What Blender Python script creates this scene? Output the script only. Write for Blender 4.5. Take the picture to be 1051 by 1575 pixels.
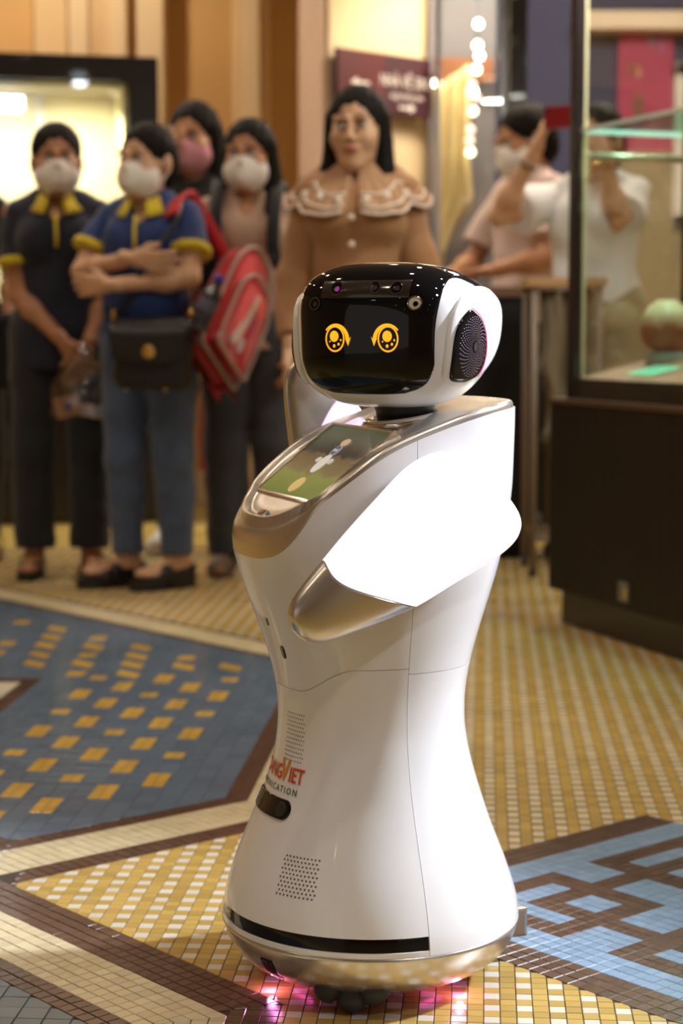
import bpy, bmesh, math, random
import numpy as np
from mathutils import Vector, Matrix, Euler

for o in list(bpy.data.objects):
    bpy.data.objects.remove(o)
scene = bpy.context.scene
C = scene.collection
R = math.radians
random.seed(7)
RNG = np.random.RandomState(11)

# ------------------------------------------------------------------ camera, world, light, exposure
FPX, CAMH, HORIZON = 2850.0, 0.85, 510.0
PITCH = math.atan((787.5 - HORIZON) / FPX)
cam_d = bpy.data.cameras.new('camera')
cam = bpy.data.objects.new('camera', cam_d)
C.objects.link(cam)
cam.location = (0, 0, CAMH)
cam.rotation_euler = (math.pi / 2 - PITCH, 0, 0)
cam_d.sensor_fit = 'VERTICAL'
cam_d.sensor_height = 36.0
cam_d.sensor_width = 24.0
cam_d.lens = 36.0 * FPX / 1575.0
cam_d.clip_start = 0.05
cam_d.dof.use_dof = True
cam_d.dof.focus_distance = 2.28
cam_d.dof.aperture_fstop = 4.3
scene.camera = cam

world = bpy.data.worlds.new('world')
scene.world = world
world.use_nodes = True
bg = world.node_tree.nodes['Background']
bg.inputs['Color'].default_value = (1.0, 0.88, 0.77, 1)
bg.inputs['Strength'].default_value = 0.42

scene.view_settings.view_transform = 'Standard'
scene.view_settings.look = 'None'
scene.view_settings.gamma = 1.0
scene.view_settings.use_curve_mapping = False
scene.view_settings.exposure = 0.06


def lamp(name, kind, loc, energy, color, size=0.2, target=None, spot=None, blend=0.5, size_y=None):
    d = bpy.data.lights.new(name, kind)
    d.energy = energy
    d.color = color
    if kind == 'AREA':
        d.size = size
        if size_y:
            d.shape = 'RECTANGLE'
            d.size_y = size_y
    else:
        d.shadow_soft_size = size
    if kind == 'SPOT':
        d.spot_size = R(spot or 60)
        d.spot_blend = blend
    o = bpy.data.objects.new(name, d)
    C.objects.link(o)
    o.location = loc
    if target is not None:
        v = Vector(target) - Vector(loc)
        o.rotation_euler = v.to_track_quat('-Z', 'Y').to_euler()
    return o


COOL = (0.80, 0.88, 1.0)
WARM = (1.0, 0.84, 0.66)
# lamps of the hall and added ones; their fittings are built with the ceiling further down
SPOT_R = (2.50, 2.75, 2.35)      # cool light from the right on the robot; its spotlight fitting is added
FILL_POS = (1.55, 0.55, 3.0)
KEY = lamp('robot_spot_light', 'SPOT', SPOT_R, 900, COOL, 0.10, (0.12, 2.42, 0.50), 27, 0.6)
COOL_FILL = lamp('robot_spot_light', 'SPOT', FILL_POS, 72, (0.90, 0.94, 1.0), 0.10, (0.1, 2.6, 0.3), 50, 0.9)  # added fill on the robot's near side, no such lamp known
DOWNLIGHTS = [(x, y) for y in (1.4, 3.2, 6.8, 8.3) for x in (-2.6, -1.3, 0.0, 1.3)] + [(-2.6, 5.0), (-1.3, 5.0), (0.35, 5.1), (2.9, 5.3)]  # back row and last two are added to light wall, people and cabinet
FAR_DOWNLIGHTS = [(x, y) for y in (-0.8, -3.0, -5.5, -8.0, -11.0) for x in (-3.6, -1.9, -0.2, 1.5, 3.2)]
for (x, y) in DOWNLIGHTS:
    lamp('downlight_lamp', 'SPOT', (x, y, 3.36), (60 if x > -0.5 else 95) if y > 8 else (24 if y < 4 else (110 if x > 2 else 34)), WARM, 0.05, (x, y, 0), 150 if y > 8 else 130, 0.7)


# ------------------------------------------------------------------ camera geometry helpers (photo pixel -> place)
_cp, _sp = math.cos(PITCH), math.sin(PITCH)


def at(px, py, Y):
    """point at distance Y (world y) on the line of sight of a pixel of the 1051x1575 frame"""
    a = (px - 525.5) / FPX
    b = -(py - 787.5) / FPX
    d = Vector((a, _cp + b * _sp, -_sp + b * _cp))
    return d * (Y / d.y) + Vector((0, 0, CAMH))


# ------------------------------------------------------------------ materials
MATS = {}


def mat(name, col, rough=0.5, metal=0.0, spec=0.5, noise=0.0, nscale=20.0, bump=0.0, bscale=200.0,
        emit=None, estr=0.0, coat=0.0, trans=0.0, ior=1.45, alpha=1.0, sheen=0.0, sss=0.0, wave=None):
    if name in MATS:
        return MATS[name]
    m = bpy.data.materials.new(name)
    m.use_nodes = True
    nt = m.node_tree
    b = nt.nodes['Principled BSDF']
    b.inputs['Base Color'].default_value = (*col, 1)
    b.inputs['Roughness'].default_value = rough
    b.inputs['Metallic'].default_value = metal
    b.inputs['Specular IOR Level'].default_value = spec
    b.inputs['Coat Weight'].default_value = coat
    b.inputs['Transmission Weight'].default_value = trans
    b.inputs['IOR'].default_value = ior
    b.inputs['Alpha'].default_value = alpha
    b.inputs['Sheen Weight'].default_value = sheen
    if sss:
        b.inputs['Subsurface Weight'].default_value = sss
        b.inputs['Subsurface Radius'].default_value = (0.012, 0.005, 0.003)
    if emit:
        b.inputs['Emission Color'].default_value = (*emit, 1)
        b.inputs['Emission Strength'].default_value = estr
    tc = nt.nodes.new('ShaderNodeTexCoord')
    if noise:
        n = nt.nodes.new('ShaderNodeTexNoise')
        n.inputs['Scale'].default_value = nscale
        n.inputs['Detail'].default_value = 4
        nt.links.new(tc.outputs['Object'], n.inputs['Vector'])
        mx = nt.nodes.new('ShaderNodeMix')
        mx.data_type = 'RGBA'
        mx.inputs['A'].default_value = (*[max(0, c * (1 - noise)) for c in col], 1)
        mx.inputs['B'].default_value = (*[min(1, c * (1 + noise)) for c in col], 1)
        nt.links.new(n.outputs['Fac'], mx.inputs['Factor'])
        nt.links.new(mx.outputs['Result'], b.inputs['Base Color'])
    if bump or wave:
        if wave:
            n2 = nt.nodes.new('ShaderNodeTexWave')
            n2.inputs['Scale'].default_value = wave
            n2.inputs['Distortion'].default_value = 3
        else:
            n2 = nt.nodes.new('ShaderNodeTexNoise')
            n2.inputs['Scale'].default_value = bscale
        nt.links.new(tc.outputs['Object'], n2.inputs['Vector'])
        bp = nt.nodes.new('ShaderNodeBump')
        bp.inputs['Strength'].default_value = bump
        bp.inputs['Distance'].default_value = 0.002
        nt.links.new(n2.outputs['Fac'], bp.inputs['Height'])
        nt.links.new(bp.outputs['Normal'], b.inputs['Normal'])
    MATS[name] = m
    return m


def tile_mat(name, col, var=0.12, rough=0.20):
    """glazed mosaic tile: each piece varies a little in tone"""
    m = bpy.data.materials.new(name)
    m.use_nodes = True
    nt = m.node_tree
    b = nt.nodes['Principled BSDF']
    b.inputs['Roughness'].default_value = rough
    g = nt.nodes.new('ShaderNodeNewGeometry')
    oi = nt.nodes.new('ShaderNodeObjectInfo')
    ad = nt.nodes.new('ShaderNodeMath'); ad.operation = 'ADD'
    fr = nt.nodes.new('ShaderNodeMath'); fr.operation = 'FRACT'
    nt.links.new(g.outputs['Random Per Island'], ad.inputs[0])
    nt.links.new(oi.outputs['Random'], ad.inputs[1])
    nt.links.new(ad.outputs[0], fr.inputs[0])
    mx = nt.nodes.new('ShaderNodeMix'); mx.data_type = 'RGBA'
    mx.inputs['A'].default_value = (*[c * (1 - var) for c in col], 1)
    mx.inputs['B'].default_value = (*[min(1, c * (1 + var)) for c in col], 1)
    nt.links.new(fr.outputs[0], mx.inputs['Factor'])
    tc = nt.nodes.new('ShaderNodeTexCoord')
    n = nt.nodes.new('ShaderNodeTexNoise')
    n.inputs['Scale'].default_value = 3.0
    n.inputs['Detail'].default_value = 5
    nt.links.new(g.outputs['Position'], n.inputs['Vector'])
    hs = nt.nodes.new('ShaderNodeMix'); hs.data_type = 'RGBA'; hs.blend_type = 'MULTIPLY'
    hs.inputs['Factor'].default_value = 0.35
    nt.links.new(mx.outputs['Result'], hs.inputs['A'])
    nt.links.new(n.outputs['Color'], hs.inputs['B'])
    rm = nt.nodes.new('ShaderNodeMapRange')
    rm.inputs['To Min'].default_value = 0.75
    rm.inputs['To Max'].default_value = 1.1
    nt.links.new(n.outputs['Fac'], rm.inputs['Value'])
    ml = nt.nodes.new('ShaderNodeVectorMath'); ml.operation = 'SCALE'
    nt.links.new(mx.outputs['Result'], ml.inputs[0])
    nt.links.new(rm.outputs['Result'], ml.inputs['Scale'])
    nt.links.new(ml.outputs['Vector'], b.inputs['Base Color'])
    MATS[name] = m
    return m


# ------------------------------------------------------------------ mesh helpers
def link(o, parent=None):
    C.objects.link(o)
    if parent is not None:
        o.parent = parent
    return o


def tag(o, label=None, cat=None, group=None, kind=None):
    if label:
        o['label'] = label
    if cat:
        o['category'] = cat
    if group:
        o['group'] = group
    if kind:
        o['kind'] = kind
    return o


def thing(name, label, cat, loc=(0, 0, 0), rotz=0.0, group=None, scale=1.0):
    o = bpy.data.objects.new(name, None)
    o.empty_display_size = 0.05
    C.objects.link(o)
    o.location = loc
    o.rotation_euler = (0, 0, rotz)
    o.scale = (scale,) * 3
    return tag(o, label, cat, group)


def mesh_obj(name, verts, faces, m, parent=None, smooth=True, mats=None, fmat=None):
    me = bpy.data.meshes.new(name)
    me.from_pydata([tuple(v) for v in verts], [], [tuple(f) for f in faces])
    for k in (mats or [m]):
        me.materials.append(k)
    if fmat is not None:
        me.polygons.foreach_set('material_index', fmat)
    if smooth:
        me.polygons.foreach_set('use_smooth', [True] * len(me.polygons))
    me.update()
    return link(bpy.data.objects.new(name, me), parent)


def bm_obj(name, bm, m, parent=None, smooth=False):
    me = bpy.data.meshes.new(name)
    bm.normal_update()
    bm.to_mesh(me)
    bm.free()
    me.materials.append(m)
    if smooth:
        me.polygons.foreach_set('use_smooth', [True] * len(me.polygons))
    return link(bpy.data.objects.new(name, me), parent)


def add_box(bm, lo, hi, M=None):
    lo, hi = Vector(lo), Vector(hi)
    vs = []
    for z in (lo.z, hi.z):
        for (x, y) in ((lo.x, lo.y), (hi.x, lo.y), (hi.x, hi.y), (lo.x, hi.y)):
            v = Vector((x, y, z))
            vs.append(bm.verts.new(M @ v if M else v))
    for f in ((3, 2, 1, 0), (4, 5, 6, 7), (0, 1, 5, 4), (1, 2, 6, 5), (2, 3, 7, 6), (3, 0, 4, 7)):
        bm.faces.new([vs[i] for i in f])


def box(name, lo, hi, m, parent=None, bevel=0.0, M=None, seg=2):
    bm = bmesh.new()
    add_box(bm, lo, hi, M)
    if bevel:
        bmesh.ops.bevel(bm, geom=bm.edges[:], offset=bevel, segments=seg, affect='EDGES', profile=0.7)
    return bm_obj(name, bm, m, parent, smooth=False)


def frame_from(d):
    d = Vector(d).normalized()
    a = Vector((0, 0, 1)) if abs(d.z) < 0.95 else Vector((1, 0, 0))
    x = d.cross(a).normalized()
    return x, d.cross(x).normalized()


def tube_data(pts, rads, n=10, caps=True):
    """verts/faces of a tube through pts with a radius at each point"""
    V, F = [], []
    pts = [Vector(p) for p in pts]
    px = None
    for i, p in enumerate(pts):
        d = (pts[min(i + 1, len(pts) - 1)] - pts[max(i - 1, 0)]).normalized()
        if px is None:
            px, py = frame_from(d)
        else:
            px = (px - d * px.dot(d)).normalized()
            py = d.cross(px).normalized()
        r = rads[i] if hasattr(rads, '__len__') else rads
        for k in range(n):
            a = 2 * math.pi * k / n
            V.append(p + px * (r * math.cos(a)) + py * (r * math.sin(a)))
    for i in range(len(pts) - 1):
        for k in range(n):
            a, b = i * n + k, i * n + (k + 1) % n
            F.append((a, b, b + n, a + n))
    if caps:
        F.append(tuple(range(n - 1, -1, -1)))
        F.append(tuple(range((len(pts) - 1) * n, len(pts) * n)))
    return V, F


def tube(name, pts, rads, m, parent=None, n=10):
    V, F = tube_data(pts, rads, n)
    return mesh_obj(name, V, F, m, parent)


def lathe(name, prof, m, parent=None, n=48, M=None, smooth=True, sx=1.0, sy=1.0):
    """revolve (r, z) profile about z"""
    V, F = [], []
    for (r, z) in prof:
        for k in range(n):
            a = 2 * math.pi * k / n
            v = Vector((r * math.cos(a) * sx, r * math.sin(a) * sy, z))
            V.append(M @ v if M else v)
    for i in range(len(prof) - 1):
        for k in range(n):
            a, b = i * n + k, i * n + (k + 1) % n
            F.append((a, b, b + n, a + n))
    if prof[0][0] > 1e-5:
        F.append(tuple(range(n - 1, -1, -1)))
    if prof[-1][0] > 1e-5:
        F.append(tuple(range((len(prof) - 1) * n, len(prof) * n)))
    o = mesh_obj(name, V, F, m, parent, smooth)
    return o


def grid_obj(name, P, m, parent=None, closed_u=False, flip=False, solid=0.0, smooth=True):
    """P[i][j] grid of points"""
    ni, nj = len(P), len(P[0])
    V = [p for row in P for p in row]
    F = []
    for i in range(ni - 1):
        for j in range(nj if closed_u else nj - 1):
            j2 = (j + 1) % nj
            q = (i * nj + j, i * nj + j2, (i + 1) * nj + j2, (i + 1) * nj + j)
            F.append(q[::-1] if flip else q)
    o = mesh_obj(name, V, F, m, parent, smooth)
    if solid:
        md = o.modifiers.new('solid', 'SOLIDIFY')
        md.thickness = solid
        md.offset = -1
    return o


def prism(name, outline, depth, m, parent=None, M=None, bevel=0.0, smooth=False):
    """outline (x, z) extruded along y from 0 to depth"""
    bm = bmesh.new()
    vs = [bm.verts.new((x, 0, z)) for (x, z) in outline]
    f = bm.faces.new(vs)
    r = bmesh.ops.extrude_face_region(bm, geom=[f])
    for v in r['geom']:
        if isinstance(v, bmesh.types.BMVert):
            v.co.y += depth
    bmesh.ops.recalc_face_normals(bm, faces=bm.faces[:])
    if bevel:
        bmesh.ops.bevel(bm, geom=bm.edges[:], offset=bevel, segments=2, affect='EDGES')
    if M:
        bmesh.ops.transform(bm, matrix=M, verts=bm.verts[:])
    return bm_obj(name, bm, m, parent, smooth)


def catmull(pts, n=8, closed=False):
    out = []
    P = [Vector(p) for p in pts]
    N = len(P)
    rng = range(N) if closed else range(N - 1)
    for i in rng:
        p0 = P[(i - 1) % N] if closed or i > 0 else P[0]
        p1, p2 = P[i], P[(i + 1) % N]
        p3 = P[(i + 2) % N] if closed or i + 2 < N else P[-1]
        for k in range(n):
            t = k / n
            out.append(0.5 * ((2 * p1) + (p2 - p0) * t + (2 * p0 - 5 * p1 + 4 * p2 - p3) * t * t
                              + (3 * p1 - p0 - 3 * p2 + p3) * t ** 3))
    if not closed:
        out.append(P[-1])
    return out


def resample(pts, n):
    pts = [Vector(p) for p in pts]
    L = [0]
    for a, b in zip(pts, pts[1:]):
        L.append(L[-1] + (b - a).length)
    out = []
    j = 0
    for k in range(n):
        s = L[-1] * k / (n - 1)
        while j < len(L) - 2 and L[j + 1] < s:
            j += 1
        t = (s - L[j]) / max(1e-9, L[j + 1] - L[j])
        out.append(pts[j].lerp(pts[j + 1], t))
    return out


def text_mesh(txt, size, align='CENTER', spacing=1.0, bold=0.0):
    cu = bpy.data.curves.new('t', 'FONT')
    cu.body = txt
    cu.size = size
    cu.align_x = align
    cu.resolution_u = 3
    cu.space_character = spacing
    cu.offset = size * bold
    o = bpy.data.objects.new('t', cu)
    C.objects.link(o)
    dg = bpy.context.evaluated_depsgraph_get()
    dg.update()
    me = o.evaluated_get(dg).to_mesh()
    V = [v.co.copy() for v in me.vertices]
    F = [tuple(p.vertices) for p in me.polygons]
    o.evaluated_get(dg).to_mesh_clear()
    bpy.data.objects.remove(o)
    return V, F


def interp(x, xs, ys):
    return float(np.interp(x, xs, ys))


# ------------------------------------------------------------------ distance-field modelling (bodies, clothes, hair)
class Field:
    def __init__(s, lo, hi, h):
        s.lo = np.array(lo, float)
        s.h = h
        s.n = np.ceil((np.array(hi) - s.lo) / h).astype(int) + 1
        s.f = np.full(s.n, 0.5, np.float32)
        s.ax = [(s.lo[i] + h * np.arange(s.n[i])).astype(np.float32) for i in range(3)]

    def sl(s, lo, hi):
        a = np.maximum(0, np.floor((np.array(lo) - s.lo) / s.h).astype(int))
        b = np.minimum(s.n, np.ceil((np.array(hi) - s.lo) / s.h).astype(int) + 1)
        sl = tuple(slice(int(a[i]), int(max(a[i], b[i]))) for i in range(3))
        X = s.ax[0][sl[0]][:, None, None]
        Y = s.ax[1][sl[1]][None, :, None]
        Z = s.ax[2][sl[2]][None, None, :]
        return sl, X, Y, Z

    def mix(s, sl, d, k, op):
        f = s.f[sl]
        if f.size == 0:
            return
        if op == 'sub':
            d = -d
            if k > 0:
                hh = np.clip(0.5 - 0.5 * (d - f) / k, 0, 1)
                s.f[sl] = d * (1 - hh) + f * hh + k * hh * (1 - hh)
                s.f[sl] = np.maximum(s.f[sl], np.maximum(f, d))
            else:
                s.f[sl] = np.maximum(f, d)
        else:
            if k > 0:
                hh = np.clip(0.5 + 0.5 * (f - d) / k, 0, 1)
                s.f[sl] = f * (1 - hh) + d * hh - k * hh * (1 - hh)
            else:
                s.f[sl] = np.minimum(f, d)

    def cap(s, a, b, ra, rb=None, k=0.02, op='add', flat=(1, 1)):
        """tapered limb from a to b; flat = (x, y) squash of the cross-section is not applied along limbs"""
        rb = ra if rb is None else rb
        a, b = np.array(a, float), np.array(b, float)
        m = max(ra, rb) + k + 2 * s.h
        sl, X, Y, Z = s.sl(np.minimum(a, b) - m, np.maximum(a, b) + m)
        v = b - a
        L2 = max(1e-9, float(v @ v))
        t = np.clip(((X - a[0]) * v[0] + (Y - a[1]) * v[1] + (Z - a[2]) * v[2]) / L2, 0, 1)
        d = np.sqrt((X - a[0] - t * v[0]) ** 2 + (Y - a[1] - t * v[1]) ** 2 + (Z - a[2] - t * v[2]) ** 2) \
            - (ra + (rb - ra) * t)
        s.mix(sl, d, k, op)

    def ell(s, c, r, k=0.02, op='add', rot=None):
        c, r = np.array(c, float), np.array(r, float)
        m = (max(r) if rot is not None else r) + k + 2 * s.h
        sl, X, Y, Z = s.sl(c - m, c + m)
        x, y, z = X - c[0], Y - c[1], Z - c[2]
        if rot is not None:
            Q = np.array(Euler(rot).to_matrix().transposed())
            x, y, z = (Q[0, 0] * x + Q[0, 1] * y + Q[0, 2] * z, Q[1, 0] * x + Q[1, 1] * y + Q[1, 2] * z,
                       Q[2, 0] * x + Q[2, 1] * y + Q[2, 2] * z)
        k0 = np.sqrt((x / r[0]) ** 2 + (y / r[1]) ** 2 + (z / r[2]) ** 2)
        k1 = np.sqrt((x / r[0] ** 2) ** 2 + (y / r[1] ** 2) ** 2 + (z / r[2] ** 2) ** 2)
        d = k0 * (k0 - 1) / np.maximum(k1, 1e-6)
        d = np.maximum(d, -min(r))
        s.mix(sl, d, k, op)

    def boxp(s, c, r, rad=0.0, k=0.0, op='add'):
        c, r = np.array(c, float), np.array(r, float)
        m = r + rad + k + 2 * s.h
        sl, X, Y, Z = s.sl(c - m, c + m)
        x, y, z = np.abs(X - c[0]) - r[0] + rad, np.abs(Y - c[1]) - r[1] + rad, np.abs(Z - c[2]) - r[2] + rad
        d = np.sqrt(np.maximum(x, 0) ** 2 + np.maximum(y, 0) ** 2 + np.maximum(z, 0) ** 2) \
            + np.minimum(np.maximum(x, np.maximum(y, z)), 0) - rad
        s.mix(sl, d, k, op)

    def plane(s, p, n):
        """keep what lies on the side of p opposite to n"""
        n = np.array(n, float)
        n = n / np.linalg.norm(n)
        X, Y, Z = s.ax[0][:, None, None], s.ax[1][None, :, None], s.ax[2][None, None, :]
        d = (X - p[0]) * n[0] + (Y - p[1]) * n[1] + (Z - p[2]) * n[2]
        s.f = np.maximum(s.f, d).astype(np.float32)

    def add(s, fn):
        X, Y, Z = s.ax[0][:, None, None], s.ax[1][None, :, None], s.ax[2][None, None, :]
        s.f = (s.f + fn(X, Y, Z)).astype(np.float32)

    def folds(s, amp=0.004, seed=0, kx=30, kz=19, band=0.03):
        r = np.random.RandomState(seed)
        ph = r.rand(6) * 6.28

        def fn(X, Y, Z):
            w = np.sin(X * kx + Z * kz * 0.6 + ph[0] + 1.3 * np.sin(Z * 9 + ph[1])) \
                + 0.7 * np.sin(-X * kx * 1.2 + Z * kz * 1.4 + Y * 14 + ph[2]) \
                + 0.5 * np.sin(Z * kz * 2.6 + X * 9 + ph[3] + np.sin(X * 14 + ph[4]))
            return -amp * w * 0.6
        s.add(fn)

    def mesh(s):
        f = s.f.copy()
        f[0], f[-1] = 1, 1
        f[:, 0], f[:, -1] = 1, 1
        f[:, :, 0], f[:, :, -1] = 1, 1
        neg = f < 0
        nx, ny, nz = f.shape
        cnt = np.zeros((nx - 1, ny - 1, nz - 1), np.int8)
        for i in (0, 1):
            for j in (0, 1):
                for k in (0, 1):
                    cnt += neg[i:nx - 1 + i, j:ny - 1 + j, k:nz - 1 + k]
        act = (cnt > 0) & (cnt < 8)
        I, J, K = np.nonzero(act)
        idx = np.full(act.shape, -1, np.int32)
        idx[I, J, K] = np.arange(len(I))
        acc = np.zeros((len(I), 3))
        num = np.zeros(len(I))
        for ax in range(3):
            for u in (0, 1):
                for v in (0, 1):
                    o0 = [0, 0, 0]
                    o0[(ax + 1) % 3] = u
                    o0[(ax + 2) % 3] = v
                    o1 = list(o0)
                    o1[ax] = 1
                    a = f[I + o0[0], J + o0[1], K + o0[2]]
                    b = f[I + o1[0], J + o1[1], K + o1[2]]
                    cr = (a < 0) != (b < 0)
                    t = np.where(cr, a / np.where(cr, a - b, 1), 0)
                    p = np.zeros((len(I), 3))
                    for q in range(3):
                        p[:, q] = o0[q]
                    p[:, ax] = t
                    acc[cr] += p[cr]
                    num[cr] += 1
        V = (acc / num[:, None] + np.stack([I, J, K], 1)) * s.h + s.lo
        faces = []
        for ax in range(3):
            a, b = (ax + 1) % 3, (ax + 2) % 3
            sh = [slice(None)] * 3
            s0, s1 = list(sh), list(sh)
            s0[ax] = slice(0, -1)
            s1[ax] = slice(1, None)
            n0, n1 = neg[tuple(s0)], neg[tuple(s1)]
            ch = np.stack(np.nonzero(n0 != n1), 1)
            ok = (ch[:, a] > 0) & (ch[:, b] > 0) & (ch[:, a] < f.shape[a] - 1) & (ch[:, b] < f.shape[b] - 1)
            ch = ch[ok]
            sgn = n0[ch[:, 0], ch[:, 1], ch[:, 2]]
            q = []
            for (da, db) in ((-1, -1), (0, -1), (0, 0), (-1, 0)):
                c = ch.copy()
                c[:, a] += da
                c[:, b] += db
                q.append(idx[c[:, 0], c[:, 1], c[:, 2]])
            q = np.stack(q, 1)
            q = np.where(sgn[:, None], q, q[:, ::-1])
            faces.append(q)
        return V, np.concatenate(faces)


def sdf_obj(name, parts, m, parent=None):
    """one mesh object from one or more fields"""
    Vs, Fs, n = [], [], 0
    for fl in parts:
        V, F = fl.mesh() if isinstance(fl, Field) else fl
        Vs.append(V)
        Fs.append(F + n)
        n += len(V)
    V, F = np.concatenate(Vs), np.concatenate(Fs)
    me = bpy.data.meshes.new(name)
    me.vertices.add(len(V))
    me.vertices.foreach_set('co', V.astype(np.float32).ravel())
    me.loops.add(len(F) * 4)
    me.loops.foreach_set('vertex_index', F.astype(np.int32).ravel())
    me.polygons.add(len(F))
    me.polygons.foreach_set('loop_start', np.arange(0, len(F) * 4, 4, dtype=np.int32))
    me.materials.append(m)
    me.update(calc_edges=True)
    me.polygons.foreach_set('use_smooth', [True] * len(F))
    return link(bpy.data.objects.new(name, me), parent)

# ------------------------------------------------------------------ floor: glazed mosaic tiles
FA = R(4.4)                       # the mosaic grid is turned a little against the view
T = 0.0206


def uvw(u, v):
    return Vector((u * math.cos(FA) + v * math.sin(FA), -u * math.sin(FA) + v * math.cos(FA), 0))


def wuv(x, y):
    return (x * math.cos(FA) - y * math.sin(FA), x * math.sin(FA) + y * math.cos(FA))


TM = [tile_mat('tile_yellow', (0.46, 0.30, 0.075), 0.16), tile_mat('tile_white', (0.62, 0.56, 0.45), 0.08),
      tile_mat('tile_brown', (0.095, 0.046, 0.026), 0.18), tile_mat('tile_cream', (0.60, 0.50, 0.31), 0.09),
      tile_mat('tile_blue', (0.20, 0.29, 0.40), 0.10), tile_mat('tile_slate', (0.105, 0.140, 0.195), 0.10),
      tile_mat('tile_gold', (0.56, 0.33, 0.045), 0.10), tile_mat('tile_teal', (0.10, 0.145, 0.175), 0.15)]
YEL, WHI, BRO, CRE, BLU, SLA, GOL, TEA = range(8)
TILES = []                        # (polygon uv, colour, full?, centre, w, h, angle, lift)


def clip(poly, a, b, c):
    """part of poly where a*u + b*v <= c"""
    out = []
    for i in range(len(poly)):
        p, q = poly[i], poly[(i + 1) % len(poly)]
        dp, dq = a * p[0] + b * p[1] - c, a * q[0] + b * q[1] - c
        if dp <= 0:
            out.append(p)
        if (dp < 0) != (dq < 0) and abs(dp - dq) > 1e-12:
            t = dp / (dp - dq)
            out.append((p[0] + (q[0] - p[0]) * t, p[1] + (q[1] - p[1]) * t))
    return out


def area(p):
    return 0.5 * sum(p[i][0] * p[(i + 1) % len(p)][1] - p[(i + 1) % len(p)][0] * p[i][1] for i in range(len(p)))


def seen(u, v, extra=0.6):
    w = uvw(u, v)
    return 1.75 < w.y < 7.3 and abs(w.x) < 0.19 * w.y + extra


def fill(edges, ang, org, tw, th, colour, stagger=False, holes=()):
    """fill the convex region {a*u+b*v <= c for all edges} with a grid of tiles turned by ang"""
    ca, sa = math.cos(ang), math.sin(ang)
    us = np.arange(-2.6, 2.2, min(tw, th) * 8)
    # bounds in grid coordinates from the visible zone
    pts = [wuv(x, y) for (x, y) in ((-2.1, 1.7), (2.1, 1.7), (-2.1, 7.4), (2.1, 7.4))]
    g = [((u - org[0]) * ca + (v - org[1]) * sa, -(u - org[0]) * sa + (v - org[1]) * ca) for (u, v) in pts]
    i0, i1 = int(min(p[0] for p in g) / tw) - 1, int(max(p[0] for p in g) / tw) + 1
    j0, j1 = int(min(p[1] for p in g) / th) - 1, int(max(p[1] for p in g) / th) + 1
    ii, jj = np.meshgrid(np.arange(i0, i1), np.arange(j0, j1), indexing='ij')
    cx, cy = (ii + 0.5) * tw, (jj + 0.5) * th
    U, Vv = org[0] + cx * ca - cy * sa, org[1] + cx * sa + cy * ca
    wx, wy = U * math.cos(FA) + Vv * math.sin(FA), -U * math.sin(FA) + Vv * math.cos(FA)
    ok = (wy > 1.75) & (wy < 7.3) & (np.abs(wx) < 0.19 * wy + 0.6)
    rad = 0.75 * max(tw, th)
    for (a, b, c) in edges:
        ok &= (a * U + b * Vv) / math.hypot(a, b) < c / math.hypot(a, b) + rad
    full = ok.copy()
    for (a, b, c) in edges:
        full &= (a * U + b * Vv) / math.hypot(a, b) < c / math.hypot(a, b) - rad
    for i, j in zip(*np.nonzero(ok)):
        u, v = float(U[i, j]), float(Vv[i, j])
        hx, hy = tw / 2, th / 2
        poly = [(u + x * ca - y * sa, v + x * sa + y * ca) for (x, y) in ((-hx, -hy), (hx, -hy), (hx, hy), (-hx, hy))]
        isf = True
        if not full[i, j]:
            a0 = tw * th
            for (a, b, c) in edges:
                poly = clip(poly, a, b, c)
                if len(poly) < 3:
                    break
            if len(poly) < 3 or area(poly) < 0.12 * a0:
                continue
            isf = area(poly) > 0.995 * a0
        # keep clear of the inlaid panels
        skip = False
        for H in holes:
            ds = [(a * u + b * v - c) / math.hypot(a, b) for (a, b, c) in H]
            m = max(ds)
            if m < rad:
                e = H[ds.index(m)]
                poly = clip(poly, -e[0], -e[1], -e[2])
                isf = False
                if len(poly) < 3 or area(poly) < 0.12 * tw * th:
                    skip = True
                    break
        if skip:
            continue
        col = colour(int(ii[i, j]), int(jj[i, j]), u, v)
        TILES.append((poly, col, isf, (u, v), tw, th, ang, 0.0))


# inlaid panels as convex regions
MC = (-0.232, 2.718)              # corner of the meander panel under the robot
MS = 0.0205
MSIDE = 36 * MS
q2 = math.sqrt(0.5)


def m_edges():
    lo_p = (MC[0] + MC[1])
    d = MSIDE * math.sqrt(2)
    return [(-1, 1, MC[1] - MC[0]), (-1, -1, -lo_p), (1, 1, lo_p + d), (1, -1, -(MC[1] - MC[0]) + d)]


M_OUT = m_edges()
L_OUT = [(1, -1, -3.47), (1, 0, -0.255), (1, 1, 4.43), (-1, -1, -2.02)]
K_OUT = [(1, 1, 2.02), (1, 0, -0.25)]


def off(edges, ds):
    return [(a, b, c - d * math.hypot(a, b)) for (a, b, c), d in zip(edges, ds)]


# the big field of yellow with columns of white
U0 = 0.0565 - T / 2
fill([(0, -1, -1.5)], 0, (U0, 0.0), T, T,
     lambda i, j, u, v: WHI if (i % 2 == 0 and j % 2 == 0) else YEL, holes=[M_OUT, L_OUT, K_OUT])


# meander panel: classes of distance from the border decide brown or blue
LV = [0, 3.2, 6.4, 8.4, 10.3, 12.3, 15.3, 17.5, 21.5, 23.9, 26.3, 28.4, 30.3, 33.3, 36]
NT = [3, 3, 2, 2, 2, 3, 2, 4, 2, 3, 2, 2, 3, 3]
ED, CL = [0.0], []
for k in range(14):
    for q in range(NT[k]):
        ED.append(LV[k] + (LV[k + 1] - LV[k]) * (q + 1) / NT[k])
        CL.append(k if k <= 7 else 15 - k - 1)


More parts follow.
